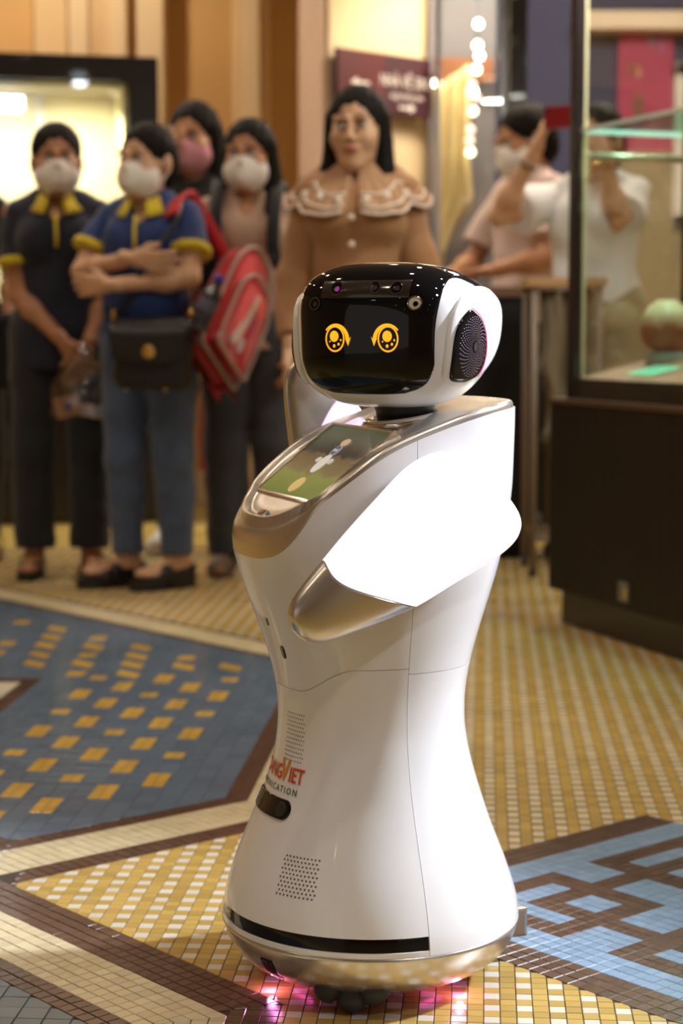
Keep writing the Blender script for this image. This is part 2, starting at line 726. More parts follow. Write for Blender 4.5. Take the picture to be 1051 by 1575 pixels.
def meander(cp, cq):
    lo, hi = min(cp, cq), max(cp, cq)
    if lo == 0:
        return BRO
    if lo == 1:
        return BLU
    if hi == 7:
        return BRO if lo == 4 else BLU
    if lo == 3:
        return BRO if hi == 6 else BLU
    if lo == 5 and hi == 5:
        return BLU
    return BRO


for i in range(len(CL)):
    for j in range(len(CL)):
        p0, p1, r0, r1 = ED[i] * MS, ED[i + 1] * MS, ED[j] * MS, ED[j + 1] * MS
        P = lambda p, r: (MC[0] + (p + r) * q2, MC[1] + (p - r) * q2)
        cen = P((p0 + p1) / 2, (r0 + r1) / 2)
        if not seen(*cen):
            continue
        TILES.append(([P(p0, r0), P(p0, r1), P(p1, r1), P(p1, r0)], meander(CL[i], CL[j]), False, cen, p1 - p0, r1 - r0, 0, 0))

# big slate panel with its border of brown, cream and brown
LD = [(0, 0, 0, 0), (0.057, 0.057, 0.02, -0.03), (0.17, 0.17, 0.135, 0.085), (0.212, 0.212, 0.16, 0.127)]
LANG = [R(45), R(90), R(-45), R(-45)]
for lev, col in ((0, BRO), (1, CRE), (2, BRO)):
    o_, i_ = off(L_OUT, LD[lev]), off(L_OUT, LD[lev + 1])
    for e in range(4):
        if lev == 0 and e == 3:
            continue
        reg = [o_[k] for k in range(4)]
        a, b, c = i_[e]
        reg.append((-a, -b, -c))
        for k in (e - 1, e + 1):          # mitre with the neighbouring strips
            k %= 4
            if (e, k) in ((3, 2), (2, 3)):
                continue
            # keep the side nearer to edge e than to edge k
            ae, be, ce = [x / math.hypot(*o_[e][:2]) for x in o_[e]]
            ak, bk, ck = [x / math.hypot(*o_[k][:2]) for x in o_[k]]
            reg.append((ak - ae, bk - be, ck - ce))
        wid = LD[lev + 1][e] - LD[lev][e]
        n = max(1, round(wid / T))
        A = LANG[e]
        a, b, c = o_[e]
        h = math.hypot(a, b)
        org = (a * c / h / h, b * c / h / h)
        # strip direction along the edge; rows counted inwards from the edge
        nx, ny = -a / h, -b / h
        ang = math.atan2(-nx, ny)
        fill(reg, ang, org, T, wid / n, lambda i, j, u, v, col=col: col)
L_IN = off(L_OUT, LD[3])


def slate(i, j, u, v):
    if u < -1.13 and v < 4.37:
        return WHI
    if u < -1.09 and v < 4.42:
        return BRO
    return SLA


fill(L_IN, 0, (-0.468, 3.0), 0.0408, 0.051, slate)


def patch(u, v, du, dv, shear=0.0):
    h, w = dv / 2, du / 2
    TILES.append(([(u - w, v - h + shear), (u + w, v - h - shear), (u + w, v + h - shear), (u - w, v + h + shear)],
                  GOL, False, (u, v), du, dv, 0, 0.0007))


for k in range(0, 9):
    u = -0.617 - 0.0818 * k
    for n in range(-1, 8):
        if k % 2:
            v = 3.327 + 0.2035 * n
            half = False
        else:
            v = 3.222 + 0.2045 * n
            half = (n + k // 2) % 2 == 0
        if v > 4.52 or v - u < 3.95 or (u < -1.0 and v < 4.5):
            continue
        for s in (-1, 1):
            if half:
                patch(u + s * 0.0103, v, 0.0196, 0.049)
            else:
                for t_ in (-1, 1):
                    patch(u + s * 0.0106, v + t_ * 0.0262, 0.0202, 0.0512)
for (u, v, big) in [(-1.148, 4.626, 1), (-1.167, 4.764, 1), (-1.186, 4.906, 1), (-1.202, 5.042, 1), (-1.219, 5.185, 1),
                    (-1.025, 4.636, 1), (-1.052, 4.898, 1), (-0.881, 4.503, 1), (-0.895, 4.634, 1), (-0.907, 4.758, 1),
                    (-0.921, 4.894, 1), (-0.760, 4.62, 1), (-0.639, 4.617, 1), (-1.011, 4.501, 0), (-1.039, 4.766, 0),
                    (-0.772, 4.743, 0), (-1.067, 5.033, 0), (-1.30, 4.93, 0), (-1.29, 4.78, 0), (-1.35, 5.30, 0)]:
    patch(u, v, 0.062 if big else 0.046, 0.062, 0.026 if big else 0.0)

# lower left panel: brown, cream, brown, then dark teal
KD = [(0, 0), (0.078, 0.064), (0.184, 0.170), (0.226, 0.212)]
for lev, col in ((0, BRO), (1, CRE), (2, BRO)):
    o_, i_ = off(K_OUT, KD[lev]), off(K_OUT, KD[lev + 1])
    for e in range(2):
        reg = list(o_)
        a, b, c = i_[e]
        reg.append((-a, -b, -c))
        k = 1 - e
        ae, be, ce = [x / math.hypot(*o_[e][:2]) for x in o_[e]]
        ak, bk, ck = [x / math.hypot(*o_[k][:2]) for x in o_[k]]
        reg.append((ak - ae, bk - be, ck - ce))
        wid = KD[lev + 1][e] - KD[lev][e]
        n = max(1, round(wid / T))
        a, b, c = o_[e]
        h = math.hypot(a, b)
        ang = math.atan2(a / h, -b / h)
        fill(reg, ang, (a * c / h / h, b * c / h / h), T, wid / n, lambda i, j, u, v, col=col: col)
fill(off(K_OUT, KD[3]), 0, (0, 0), 0.036, 0.036, lambda i, j, u, v: TEA)

# the bed under the tiles: one slab, mortar inside the laid area, procedural mosaic far away
grout = mat('floor_grout', (0.045, 0.030, 0.018), 0.9, noise=0.3, nscale=40)


def far_mosaic():
    m = bpy.data.materials.new('floor_far_mosaic')
    m.use_nodes = True
    nt = m.node_tree
    b = nt.nodes['Principled BSDF']
    b.inputs['Roughness'].default_value = 0.35
    tc = nt.nodes.new('ShaderNodeTexCoord')
    mp = nt.nodes.new('ShaderNodeMapping')
    mp.inputs['Rotation'].default_value = (0, 0, FA)
    br = nt.nodes.new('ShaderNodeTexBrick')
    br.offset = 0.0
    br.inputs['Scale'].default_value = 1.0
    br.inputs['Brick Width'].default_value = T
    br.inputs['Row Height'].default_value = T
    br.inputs['Mortar Size'].default_value = 0.0008
    br.inputs['Color1'].default_value = (0.48, 0.34, 0.07, 1)
    br.inputs['Color2'].default_value = (0.55, 0.45, 0.24, 1)
    br.inputs['Mortar'].default_value = (0.06, 0.04, 0.02, 1)
    br.inputs['Bias'].default_value = -0.4
    nt.links.new(tc.outputs['Object'], mp.inputs['Vector'])
    nt.links.new(mp.outputs['Vector'], br.inputs['Vector'])
    nt.links.new(br.outputs['Color'], b.inputs['Base Color'])
    return m


FB = [(-5.0, -12.0), (5.0, -12.0), (5.0, 10.6), (-5.0, 10.6)]
FI = [(-0.19 * 1.75 - 0.6, 1.75), (0.19 * 1.75 + 0.6, 1.75), (0.19 * 7.3 + 0.6, 7.3), (-0.19 * 7.3 - 0.6, 7.3)]
zt = -0.0012
fv = [(x, y, zt) for (x, y) in FI] + [(x, y, zt + 0.001) for (x, y) in FI] + [(x, y, zt + 0.001) for (x, y) in FB] + [(x, y, -0.1) for (x, y) in FB]
ff = [(0, 1, 2, 3)]
for k in range(4):
    n = (k + 1) % 4
    ff += [(4 + k, 8 + k, 8 + n, 4 + n), (k, 4 + k, 4 + n, n), (8 + k, 12 + k, 12 + n, 8 + n)]
ff.append((15, 14, 13, 12))
floor = mesh_obj('floor', fv, ff, grout, smooth=False, mats=[grout, far_mosaic()],
                 fmat=[0] + [1 if k % 3 == 0 else 0 for k in range(12)] + [0])
tag(floor, 'glazed mosaic floor in yellow, white, brown and blue', 'floor', kind='structure')


def tile_geo(poly, z, gap=0.00055, ch=0.0007, tilt=(0, 0)):
    """top face set in from the joint, with a small chamfer; poly in world xy"""
    cx = sum(p[0] for p in poly) / len(poly)
    cy = sum(p[1] for p in poly) / len(poly)
    rr = max(1e-4, min(math.hypot(p[0] - cx, p[1] - cy) for p in poly))

    def ring(d, zz):
        out = []
        for p in poly:
            l = math.hypot(p[0] - cx, p[1] - cy)
            s = max(0.2, 1 - d * 1.41 / max(l, 1e-4))
            x, y = (p[0] - cx) * s, (p[1] - cy) * s
            out.append((cx + x, cy + y, zz + tilt[0] * x + tilt[1] * y))
        return out
    return ring(gap, z - 0.006), ring(gap, z - ch), ring(gap + ch, z)


# the 300 tiles that show largest are objects of their own
def px_size(t):
    w = uvw(*t[3])
    a = abs(area(t[0]))
    if abs(w.x) > 0.186 * w.y or w.y < 2.205:
        return 0
    if math.hypot(w.x - 0.04, w.y - 2.45) < 0.17:
        return 0
    return a / w.y ** 3


order = sorted(range(len(TILES)), key=lambda i: -px_size(TILES[i]) if TILES[i][2] or abs(area(TILES[i][0])) > 3.2e-4 else 0)
single = set(order[:300])
mesh_cache = {}
SV, SF, SM = [], [], []
for i, t in enumerate(TILES):
    poly, col, isf, cen, tw, th, ang, lift = t
    r = random.random
    if i in single:
        w = uvw(*cen)
        key = (col, round(tw, 5), round(th, 5), round(ang, 4)) if isf else None
        if key in mesh_cache and key:
            o = bpy.data.objects.new('tile', mesh_cache[key])
            link(o, floor)
        else:
            lp = [(uvw(*p) - w).to_2d() for p in poly]
            a, b, c = tile_geo(lp, 0)
            n = len(lp)
            F = [tuple(range(2 * n, 3 * n))]
            for k in range(n):
                q = (k + 1) % n
                F += [(k, q, n + q, n + k), (n + k, n + q, 2 * n + q, 2 * n + k)]
            o = mesh_obj('tile', a + b + c, F, TM[col], floor, smooth=False)
            if key:
                mesh_cache[key] = o.data
        o.location = (w.x, w.y, 0.0004 * r() + lift)
        o.rotation_euler = (0.012 * (r() - 0.5), 0.012 * (r() - 0.5), 0)
    else:
        lp = [uvw(*p).to_2d() for p in poly]
        a, b, c = tile_geo(lp, 0.0004 * r() + lift, tilt=(0.012 * (r() - 0.5), 0.012 * (r() - 0.5)))
        n = len(lp)
        s = len(SV)
        SV += a + b + c
        SF.append(tuple(s + 2 * n + k for k in range(n)))
        SM.append(col)
        for k in range(n):
            q = (k + 1) % n
            SF += [(s + k, s + q, s + n + q, s + n + k), (s + n + k, s + n + q, s + 2 * n + q, s + 2 * n + k)]
            SM += [col, col]
mo = mesh_obj('mosaic_tiles', SV, SF, TM[0], floor, smooth=False, mats=TM, fmat=SM)
mo['kind'] = 'stuff'

# ------------------------------------------------------------------ service robot
RYAW = R(-69)
RC = Vector((0.0385, 2.40, 0.0))
WHITE = mat('robot_white_plastic', (0.86, 0.84, 0.84), 0.22, coat=0.6, noise=0.015, nscale=60)
SILVER = mat('robot_silver_paint', (0.68, 0.625, 0.56), 0.27, metal=0.88, noise=0.03, nscale=300)
CHROME = mat('robot_chrome_trim', (0.80, 0.76, 0.70), 0.12, metal=1.0)
BLACKG = mat('robot_black_gloss', (0.005, 0.005, 0.006), 0.035, spec=0.45)
BLACKM = mat('robot_black_rubber', (0.018, 0.018, 0.020), 0.55, bump=0.2)
SEAMM = mat('robot_inner_grey', (0.10, 0.10, 0.11), 0.6)
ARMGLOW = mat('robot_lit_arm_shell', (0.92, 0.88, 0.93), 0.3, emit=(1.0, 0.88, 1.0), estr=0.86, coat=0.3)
robot = thing('service_robot', 'white service robot with black visor, orange eyes and chest screen', 'robot', RC, RYAW)

BZ = [0.030, 0.080, 0.102, 0.136, 0.171, 0.205, 0.257, 0.300, 0.343, 0.386, 0.429, 0.472, 0.515, 0.549, 0.580, 0.620, 0.65, 0.74, 0.78]
BF = [0.190, 0.197, 0.196, 0.188, 0.176, 0.162, 0.139, 0.127, 0.121, 0.122, 0.131, 0.145, 0.160, 0.171, 0.178, 0.180, 0.180, 0.18, 0.18]
BB = [0.190, 0.197, 0.196, 0.186, 0.173, 0.159, 0.142, 0.130, 0.122, 0.122, 0.128, 0.138, 0.150, 0.159, 0.165, 0.171, 0.174, 0.176, 0.176]
BW = [0.190, 0.197, 0.196, 0.187, 0.175, 0.161, 0.141, 0.129, 0.122, 0.122, 0.127, 0.134, 0.141, 0.146, 0.149, 0.151, 0.152, 0.152, 0.150]
BN = [2.0, 2.0, 2.0, 2.0, 2.0, 2.0, 2.0, 2.0, 2.05, 2.1, 2.2, 2.35, 2.5, 2.6, 2.7, 2.8, 2.9, 3.0, 3.0]


def smooth_tab(z, tab):
    s = 0
    for dz, w in ((-0.02, 1), (-0.01, 2), (0, 3), (0.01, 2), (0.02, 1)):
        s += w * interp(z + dz, BZ, tab)
    return s / 9


def body(th, z, d=0.0):
    """point on the robot's body, th = 0 front, +90 deg = its side towards the camera; d = offset outwards"""
    n = smooth_tab(z, BN)
    c, s = math.cos(th), math.sin(th)
    a = (smooth_tab(z, BF) if c >= 0 else smooth_tab(z, BB)) + d
    w = smooth_tab(z, BW) + d
    r = (abs(c / a) ** n + abs(s / w) ** n) ** (-1 / n)
    return Vector((r * s, -r * c, z))


RIMF = [-0.18, -0.14, -0.10, -0.05, 0.0, 0.03, 0.05, 0.08, 0.113, 0.135, 0.15, 0.165, 0.182]
RIMZ = [0.764, 0.763, 0.757, 0.744, 0.727, 0.714, 0.703, 0.682, 0.656, 0.638, 0.626, 0.615, 0.604]


def rim(F):
    s = 0
    for d, w in ((-0.02, 1), (-0.01, 2), (0, 3), (0.01, 2), (0.02, 1)):
        s += w * interp(F + d, RIMF, RIMZ)
    return s / 9


def tray_low(th):
    """lower edge of the silver tray where it meets the white shell"""
    F = -body(th, 0.64).y
    z = rim(F)
    f = max(0.0, min(1.0, (0.19 - F) / 0.075))          # 0 at the nose, 1 behind the front corners
    f = f * f * (3 - 2 * f)
    return (0.566) * (1 - f) + (z - 0.009) * f


def zseam(th):
    a = abs((math.degrees(th) + 180) % 360 - 180)
    f = max(0.0, min(1.0, (a - 22) / 38))
    f = f * f * (3 - 2 * f)
    return 0.397 + 0.034 * f


def shell(name, t0, t1, zlo, zhi, nt, nz, m, d=0.0):
    P = []
    for j in range(nz + 1):
        row = []
        for i in range(nt + 1):
            th = t0 + (t1 - t0) * i / nt
            a = zlo(th) if callable(zlo) else zlo
            b = zhi(th) if callable(zhi) else zhi
            row.append(body(th, a + (b - a) * j / nz, d))
        P.append(row)
    o = grid_obj(name, P, m, robot, solid=0.004)
    o.modifiers.new('split', 'EDGE_SPLIT').split_angle = R(40)
    return o


g = R(0.13)
H = math.pi / 2
G2 = 0.00035
# dark core seen in the joints
shell('core', 0, 2 * math.pi, 0.085, lambda t: min(tray_low(t), 0.70) - 0.004, 72, 24, SEAMM, -0.0045)
shell('lower_front_shell', -H + g, H - g, 0.109, lambda t: zseam(t) - G2, 60, 30, WHITE)
shell('lower_rear_shell', H + g, 3 * H - g, 0.085, lambda t: 0.424 - G2, 60, 30, WHITE)
shell('upper_front_shell', -H + g, H - g, lambda t: zseam(t) + G2, lambda t: tray_low(t), 84, 24, WHITE)
shell('upper_rear_shell', H + g, 3 * H - g, lambda t: 0.424 + G2, lambda t: tray_low(t), 60, 26, WHITE)
shell('rim_band', -H + g, H - g, 0.085, 0.0915, 60, 2, WHITE)
shell('sensor_slot', -H + g, H - g, 0.0915, 0.109, 60, 2, BLACKG, -0.0025)
# silver bowl underneath
lathe('base_bowl', [(0.06, 0.0215), (0.13, 0.0210), (0.150, 0.0245), (0.166, 0.0335), (0.180, 0.047), (0.190, 0.063),
                    (0.1955, 0.079), (0.1968, 0.0842), (0.190, 0.0846)], SILVER, robot, n=96)
bmk = bmesh.new()
P0 = []
for j in range(3):
    row = []
    for i in range(5):
        th = R(21.0 + 6.5 * i / 4)
        r, z = [(0.1645, 0.0325), (0.1795, 0.0465), (0.1905, 0.0640)][j]
        r += 0.0012
        row.append(Vector((r * math.sin(th), -r * math.cos(th), z)))
    P0.append(row)
bmk.free()
grid_obj('bowl_window', P0, BLACKG, robot)

# tray with lip, nose and recessed panel
NT_ = 128
rows = []
PLAN = [(0.0, None)]


def tray_pt(th, sc, z):
    p = body(th, min(z, 0.64))
    return Vector((p.x * sc, p.y * sc, z))


for lev in range(12):
    row = []
    for i in range(NT_):
        th = 2 * math.pi * i / NT_
        F = -body(th, 0.64).y
        zr = rim(F)
        zl = tray_low(th)
        if lev < 5:                     # outer wall up to the rounded edge
            t = lev / 4
            hgt = zr - zl
            sc = 1.0 - (0.085 * (t ** 2.6)) * min(1, hgt / 0.03) - 0.004 * t
            p = body(th, zl + (min(zr, 0.66) - zl) * t if zl < 0.6 else min(zl, 0.66))
            row.append(Vector((p.x * sc, p.y * sc, zl + hgt * (1 - (1 - t) ** 1.6))))
        else:
            s_in = [0.955, 0.925, 0.90, 0.86, 0.78, 0.5, 0.02][lev - 5]
            base = body(th, 0.64)
            nose = 1 - 0.085 * min(1, (zr - zl) / 0.03)
            s_in *= min(1, nose + 0.035)
            Fp = -base.y * s_in
            flat = rim(Fp)
            dip = [0.0012, -0.001, -0.006, -0.009, -0.009, -0.009, -0.009][lev - 5]
            dip *= max(0.12, min(1, (Fp + 0.09) / 0.09))
            row.append(Vector((base.x * s_in, base.y * s_in, flat + dip)))
    rows.append(row)
grid_obj('chest_tray', rows, SILVER, robot, closed_u=True)

# chest screen on the slope of the tray
SLOPE = R(38)
SC = Vector((0.006, -0.066, rim(0.066) - 0.0105))
MSC = Matrix.Translation(SC) @ Matrix.Rotation(SLOPE, 4, 'X')     # local x across, y up the slope


def screen_mat():
    m = bpy.data.materials.new('robot_screen_picture')
    m.use_nodes = True
    nt = m.node_tree
    b = nt.nodes['Principled BSDF']
    b.inputs['Roughness'].default_value = 0.05
    b.inputs['Base Color'].default_value = (0.01, 0.01, 0.012, 1)
    tc = nt.nodes.new('ShaderNodeTexCoord')
    sx = nt.nodes.new('ShaderNodeSeparateXYZ')
    nt.links.new(tc.outputs['Generated'], sx.inputs[0])
    rp = nt.nodes.new('ShaderNodeValToRGB')
    cr = rp.color_ramp
    cr.elements[0].position = 0.0
    cr.elements[0].color = (0.20, 0.23, 0.05, 1)
    cr.elements[1].position = 1.0
    cr.elements[1].color = (0.06, 0.08, 0.04, 1)
    for p, c in ((0.30, (0.30, 0.30, 0.08, 1)), (0.36, (0.28, 0.20, 0.09, 1)), (0.58, (0.18, 0.12, 0.06, 1)),
                 (0.62, (0.07, 0.05, 0.035, 1)), (0.85, (0.10, 0.10, 0.06, 1))):
        e = cr.elements.new(p)
        e.color = c
    n = nt.nodes.new('ShaderNodeTexNoise')
    n.inputs['Scale'].default_value = 7
    nt.links.new(tc.outputs['Generated'], n.inputs['Vector'])
    ad = nt.nodes.new('ShaderNodeMath')
    ad.operation = 'MULTIPLY_ADD'
    ad.inputs[1].default_value = 0.22
    nt.links.new(n.outputs['Fac'], ad.inputs[0])
    sb = nt.nodes.new('ShaderNodeMath')
    sb.operation = 'SUBTRACT'
    sb.inputs[1].default_value = 0.11
    nt.links.new(sx.outputs['Y'], sb.inputs[0])
    nt.links.new(sb.outputs[0], ad.inputs[2])
    nt.links.new(ad.outputs[0], rp.inputs['Fac'])
    nt.links.new(rp.outputs['Color'], b.inputs['Emission Color'])
    b.inputs['Emission Strength'].default_value = 0.75
    return m


SW, SH = 0.104, 0.066
scr = mesh_obj('screen', [(-SW, -SH, 0), (SW, -SH, 0), (SW, SH, 0), (-SW, SH, 0)], [(0, 1, 2, 3)], screen_mat(), robot, smooth=False)
scr.matrix_local = MSC @ Matrix.Translation((0, 0, 0.0035))
frm = bmesh.new()
fw = 0.005
for (a, b) in (((-SW - fw, -SH - fw), (SW + fw, -SH)), ((-SW - fw, SH), (SW + fw, SH + fw)),
               ((-SW - fw, -SH), (-SW, SH)), ((SW, -SH), (SW + fw, SH))):
    add_box(frm, (a[0], a[1], -0.012), (b[0], b[1], 0.0055), MSC)
bmesh.ops.bevel(frm, geom=frm.edges[:], offset=0.001, segments=2, affect='EDGES')
bm_obj('screen_frame', frm, CHROME, robot)


def on_screen(name, shape, col, e, dz=0.0042):
    V = [MSC @ Vector((x, y, dz)) for (x, y) in shape]
    return mesh_obj(name, V, [tuple(range(len(V)))],
                    mat('screen_print_' + name, (0.02, 0.02, 0.02), 0.1, emit=col, estr=e), robot, smooth=False)


def disc(cx, cy, rx, ry, n=20):
    return [(cx + rx * math.cos(2 * math.pi * k / n), cy + ry * math.sin(2 * math.pi * k / n)) for k in range(n)]


on_screen('screen_body', disc(0.0, -0.004, 0.014, 0.018), (0.55, 0.48, 0.40), 1.1)
on_screen('screen_head', disc(0.0, 0.022, 0.012, 0.011), (0.30, 0.28, 0.30), 1.0)
on_screen('screen_face', disc(0.0, 0.022, 0.0095, 0.0085), (0.10, 0.09, 0.10), 1.0, 0.0046)
for s in (-1, 1):
    on_screen('screen_eye', disc(s * 0.004, 0.022, 0.0022, 0.0028, 10), (0.6, 0.6, 0.6), 1.0, 0.005)
    on_screen('screen_hand', disc(s * 0.021, 0.002, 0.008, 0.005), (0.5, 0.46, 0.42), 1.0, 0.0044)
on_screen('screen_hat', disc(0.003, 0.038, 0.013, 0.007), (0.50, 0.34, 0.20), 1.0, 0.0046)
on_screen('screen_path', disc(0.0, -0.046, 0.016, 0.014), (0.45, 0.30, 0.06), 1.0)
# little plate and slot on the nose of the tray
Mb = Matrix.Translation((0.004, -0.151, rim(0.151) - 0.008)) @ Matrix.Rotation(R(32), 4, 'X')
box('button_plate', (-0.010, -0.009, 0), (0.010, 0.009, 0.004), CHROME, robot, 0.0015, Mb)
box('button_mark', (-0.006, -0.001, 0.004), (0.006, 0.006, 0.0048), mat('robot_mark_red', (0.25, 0.08, 0.04), 0.4), robot, 0, Mb)

# neck with its collar
NB = Vector((0, 0.047, 0.0))
ncol = lathe('neck_collar', [(0.030, 0.010), (0.053, 0.004), (0.056, 0.011), (0.053, 0.017), (0.043, 0.019), (0.040, 0.012)], CHROME, robot, 56,
             Matrix.Translation((0, 0.047, 0.725)) @ Matrix.Rotation(R(9), 4, 'X') @ Matrix.Diagonal((1, 1.0, 1, 1)))
lathe('neck', [(0.036, 0.0), (0.038, 0.012), (0.044, 0.03), (0.048, 0.045)], BLACKM, robot, 40,
      Matrix.Translation((0, 0.047, 0.735)))

# ---- head
HYAW = R(44.5)                         # turned from the body's heading towards the camera
HM = Matrix.Translation((0, 0.036, 0.845)) @ Matrix.Rotation(HYAW, 4, 'Z')
HW, HDF, HDB, HH = 0.121, 0.112, 0.168, 0.0925


def head(be, al, d=0.0):
    """be sideways angle, al pitch angle from the front over the top; local -y is the face"""
    x, y, z = math.sin(be), -math.cos(be) * math.cos(al), math.cos(be) * math.sin(al)
    n = 3.1 if y < 0 else 2.6
    D = HDF if y < 0 else HDB
    n = 3.1 - 0.6 * max(0.0, min(1.0, y))
    k = (abs(x / HW) ** n + abs(y / D) ** n + abs(z / HH) ** n) ** (-1 / n)
    p = Vector((x, y, z)) * k
    b = max(0.0, p.y / HDB)
    p.z = p.z * (1 - 0.80 * b ** 1.6) + 0.058 * b ** 1.6
    p.x *= 1 - 0.16 * b * b
    low = max(0.0, -p.z / HH)
    p.x *= 1 - 0.08 * low * low
    p.z -= 0.012 * max(0, p.z / HH) * max(0.0, p.y / HDB + 0.3)
    if d:
        p += p.normalized() * d
    return HM @ p


def head_patch(name, al0, al1, half, na, nb, m, d, solid=0.003, parent=None):
    P = []
    for i in range(na + 1):
        t = i / na
        al = al0 + (al1 - al0) * t
        w = half(t)
        P.append([head(w * (2 * j / nb - 1), al, d) for j in range(nb + 1)])
    return grid_obj(name, P, m, parent or robot, solid=solid)


P = []
for i in range(65):
    al = -math.pi + 2 * math.pi * i / 64
    P.append([head(-H * 0.998 + math.pi * 0.998 * j / 56, al) for j in range(57)])
hd = grid_obj('head_shell', P, WHITE, robot)


def visor_half(t):
    """half width of the visor against its course from chin (0) over the top to the back (1)"""
    xs = [0.0, 0.012, 0.03, 0.06, 0.10, 0.18, 0.30, 0.42, 0.50, 0.58, 0.66, 0.76, 0.86, 0.94, 0.985, 1.0]
    ys = [24, 33, 37, 40, 42, 43, 43.5, 44, 46, 50, 55, 59, 58, 50, 38, 20]
    return R(interp(t, xs, ys))


vis = head_patch('visor', R(-38), R(138), visor_half, 110, 56, BLACKG, 0.0022)


def face_pt(x, z, d):
    """point of the visor at face coordinates x (sideways) and z (height), metres"""
    be, al = 0.0, 0.0
    inv = HM.inverted()
    for _ in range(12):
        p = inv @ head(be, al, d)
        be += (x - p.x) / 0.125
        al += (z - p.z) / 0.125
    return head(be, al, d)


ORANGE = mat('robot_eye_orange', (0.8, 0.35, 0.02), 0.4, emit=(1.0, 0.42, 0.015), estr=1.0)


def face_poly(name, loops, d, m, parent):
    """ring (two loops) or disc (one loop) laid on the visor"""
    if len(loops) == 2:
        n = len(loops[0])
        V = [face_pt(x, z, d) for lp in loops for (x, z) in lp]
        F = [(k, (k + 1) % n, n + (k + 1) % n, n + k) for k in range(n)]
    else:
        V = [face_pt(x, z, d) for (x, z) in loops[0]]
        F = [tuple(range(len(V)))]
    return mesh_obj(name, V, F, m, parent, smooth=False)


for s in (-1, 1):
    ex, ez = s * 0.0360, -0.004
    e = face_poly('eye', [disc(ex, ez, 0.0136, 0.0165, 28), disc(ex, ez, 0.0116, 0.0142, 28)], 0.0040, ORANGE, robot)
    face_poly('pupil', [disc(ex - 0.001, ez + 0.0032, 0.0062, 0.0070, 20)], 0.0040, ORANGE, e)
    for (dx, dz, r) in ((-0.001, -0.0088, 0.0019), (0.0052, -0.0066, 0.0016), (-0.0070, -0.0034, 0.0010), (0.0082, -0.0016, 0.0012)):
        face_poly('eye_dot', [disc(ex + dx, ez + dz, r, r * 1.2, 10)], 0.0040, ORANGE, e)
    # lash arching over the eye with a flick on the inner side
    up, lo = [], []
    for k in range(15):
        a = R(140 - 138 * k / 14) if s < 0 else R(40 + 138 * k / 14)
        wd = 0.0008 + 0.0026 * (k / 14)
        cx, cz = ex, ez - 0.001
        up.append((cx + (0.0168 + wd) * math.cos(a), cz + (0.0178 + wd * 1.2) * math.sin(a)))
        lo.append((cx + (0.0158 - wd * 0.3) * math.cos(a), cz + (0.0172 - wd * 0.3) * math.sin(a)))
    tip = (ex - s * 0.0185, ez - 0.009)
    tip2 = (ex - s * 0.0225, ez + 0.003)
    V = [face_pt(x, z, 0.0040) for (x, z) in up + lo + [tip, tip2]]
    F = [(k, k + 1, 15 + k + 1, 15 + k) for k in range(14)] + [(14, 31, 30), (14, 30, 29)]
    mesh_obj('eyelash', V, F, ORANGE, e, smooth=False)

# cameras and sensors above the eyes, on a recessed bar
bar = [(-0.060, 0.0475), (0.060, 0.0475), (0.066, 0.054), (0.063, 0.0675), (-0.063, 0.0675), (-0.066, 0.054)]
rb = [[face_pt(-0.060 + 0.12 * i / 12, z, d) for i in range(13)] for z, d in ((0.0465, 0.0026), (0.0480, 0.0034), (0.058, 0.0034), (0.067, 0.0034), (0.0685, 0.0026))]
grid_obj('sensor_bar', rb, mat('robot_sensor_bar', (0.030, 0.020, 0.016), 0.15, coat=0.6), robot)
LENS = mat('robot_lens_glass', (0.05, 0.035, 0.035), 0.06, coat=1.0)
LENSW = mat('robot_lens_white', (0.55, 0.52, 0.38), 0.25)
for (x, z, r, m2) in ((-0.038, 0.059, 0.0095, mat('robot_lens_violet', (0.30, 0.05, 0.30), 0.1, emit=(0.7, 0.1, 0.7), estr=0.15)),
                      (0.014, 0.060, 0.0085, LENS), (0.043, 0.059, 0.0090, LENS),
                      (0.068, 0.040, 0.0090, LENSW), (-0.068, 0.040, 0.0085, LENS)):
    c0 = face_poly('camera_lens', [disc(x, z, r, r, 24), disc(x, z, r * 0.8, r * 0.8, 24)], 0.0042, CHROME if m2 is LENSW else LENS, robot)
    face_poly('lens_glass', [disc(x, z, r * 0.8, r * 0.8, 20)], 0.0036, m2 if m2 is LENSW else BLACKG, c0)
    face_poly('lens_pupil', [disc(x + r * 0.15, z - r * 0.1, r * 0.35, r * 0.35, 14)], 0.0044, BLACKG if m2 is LENSW else m2, c0)

# ears: raised white cover with a black speaker set into it
EAR_SHEEN = mat('robot_ear_hole_sheen', (0.50, 0.42, 0.56), 0.35, emit=(0.6, 0.35, 0.7), estr=0.08)  # pale lavender and faint glow stand in for reflections at the holes
PINK = mat('robot_ear_light', (0.9, 0.1, 0.4), 0.4, emit=(0.7, 0.03, 0.16), estr=0.7)


def side_pt(s, y, z, d):
    """point of the head's side above depth y and height z"""
    inv = HM.inverted()
    al, be = math.atan2(z, -y), R(70)
    b0 = max(0, y / HDB)
    zz = (z - 0.058 * b0 ** 1.6) / (1 - 0.80 * b0 ** 1.6)
    ty, tz = y, zz
    for _ in range(8):
        al = math.atan2(tz, -ty)
        r = math.hypot(ty, tz)
        lo, hi = 0.0, H
        for _k in range(16):
            be = (lo + hi) / 2
            p = inv @ head(s * be, al, 0)
            dz = p.z
            bb = max(0, p.y / HDB)
            pz = (p.z - 0.058 * bb ** 1.6) / (1 - 0.80 * bb ** 1.6)
            if math.hypot(p.y, pz) > r:
                lo = be
            else:
                hi = be
        ey, ez_ = y - p.y, z - p.z
        if abs(ey) + abs(ez_) < 2e-4:
            break
        ty += ey * 0.7
        tz += ez_ * 0.7
    return head(s * be, al, d)


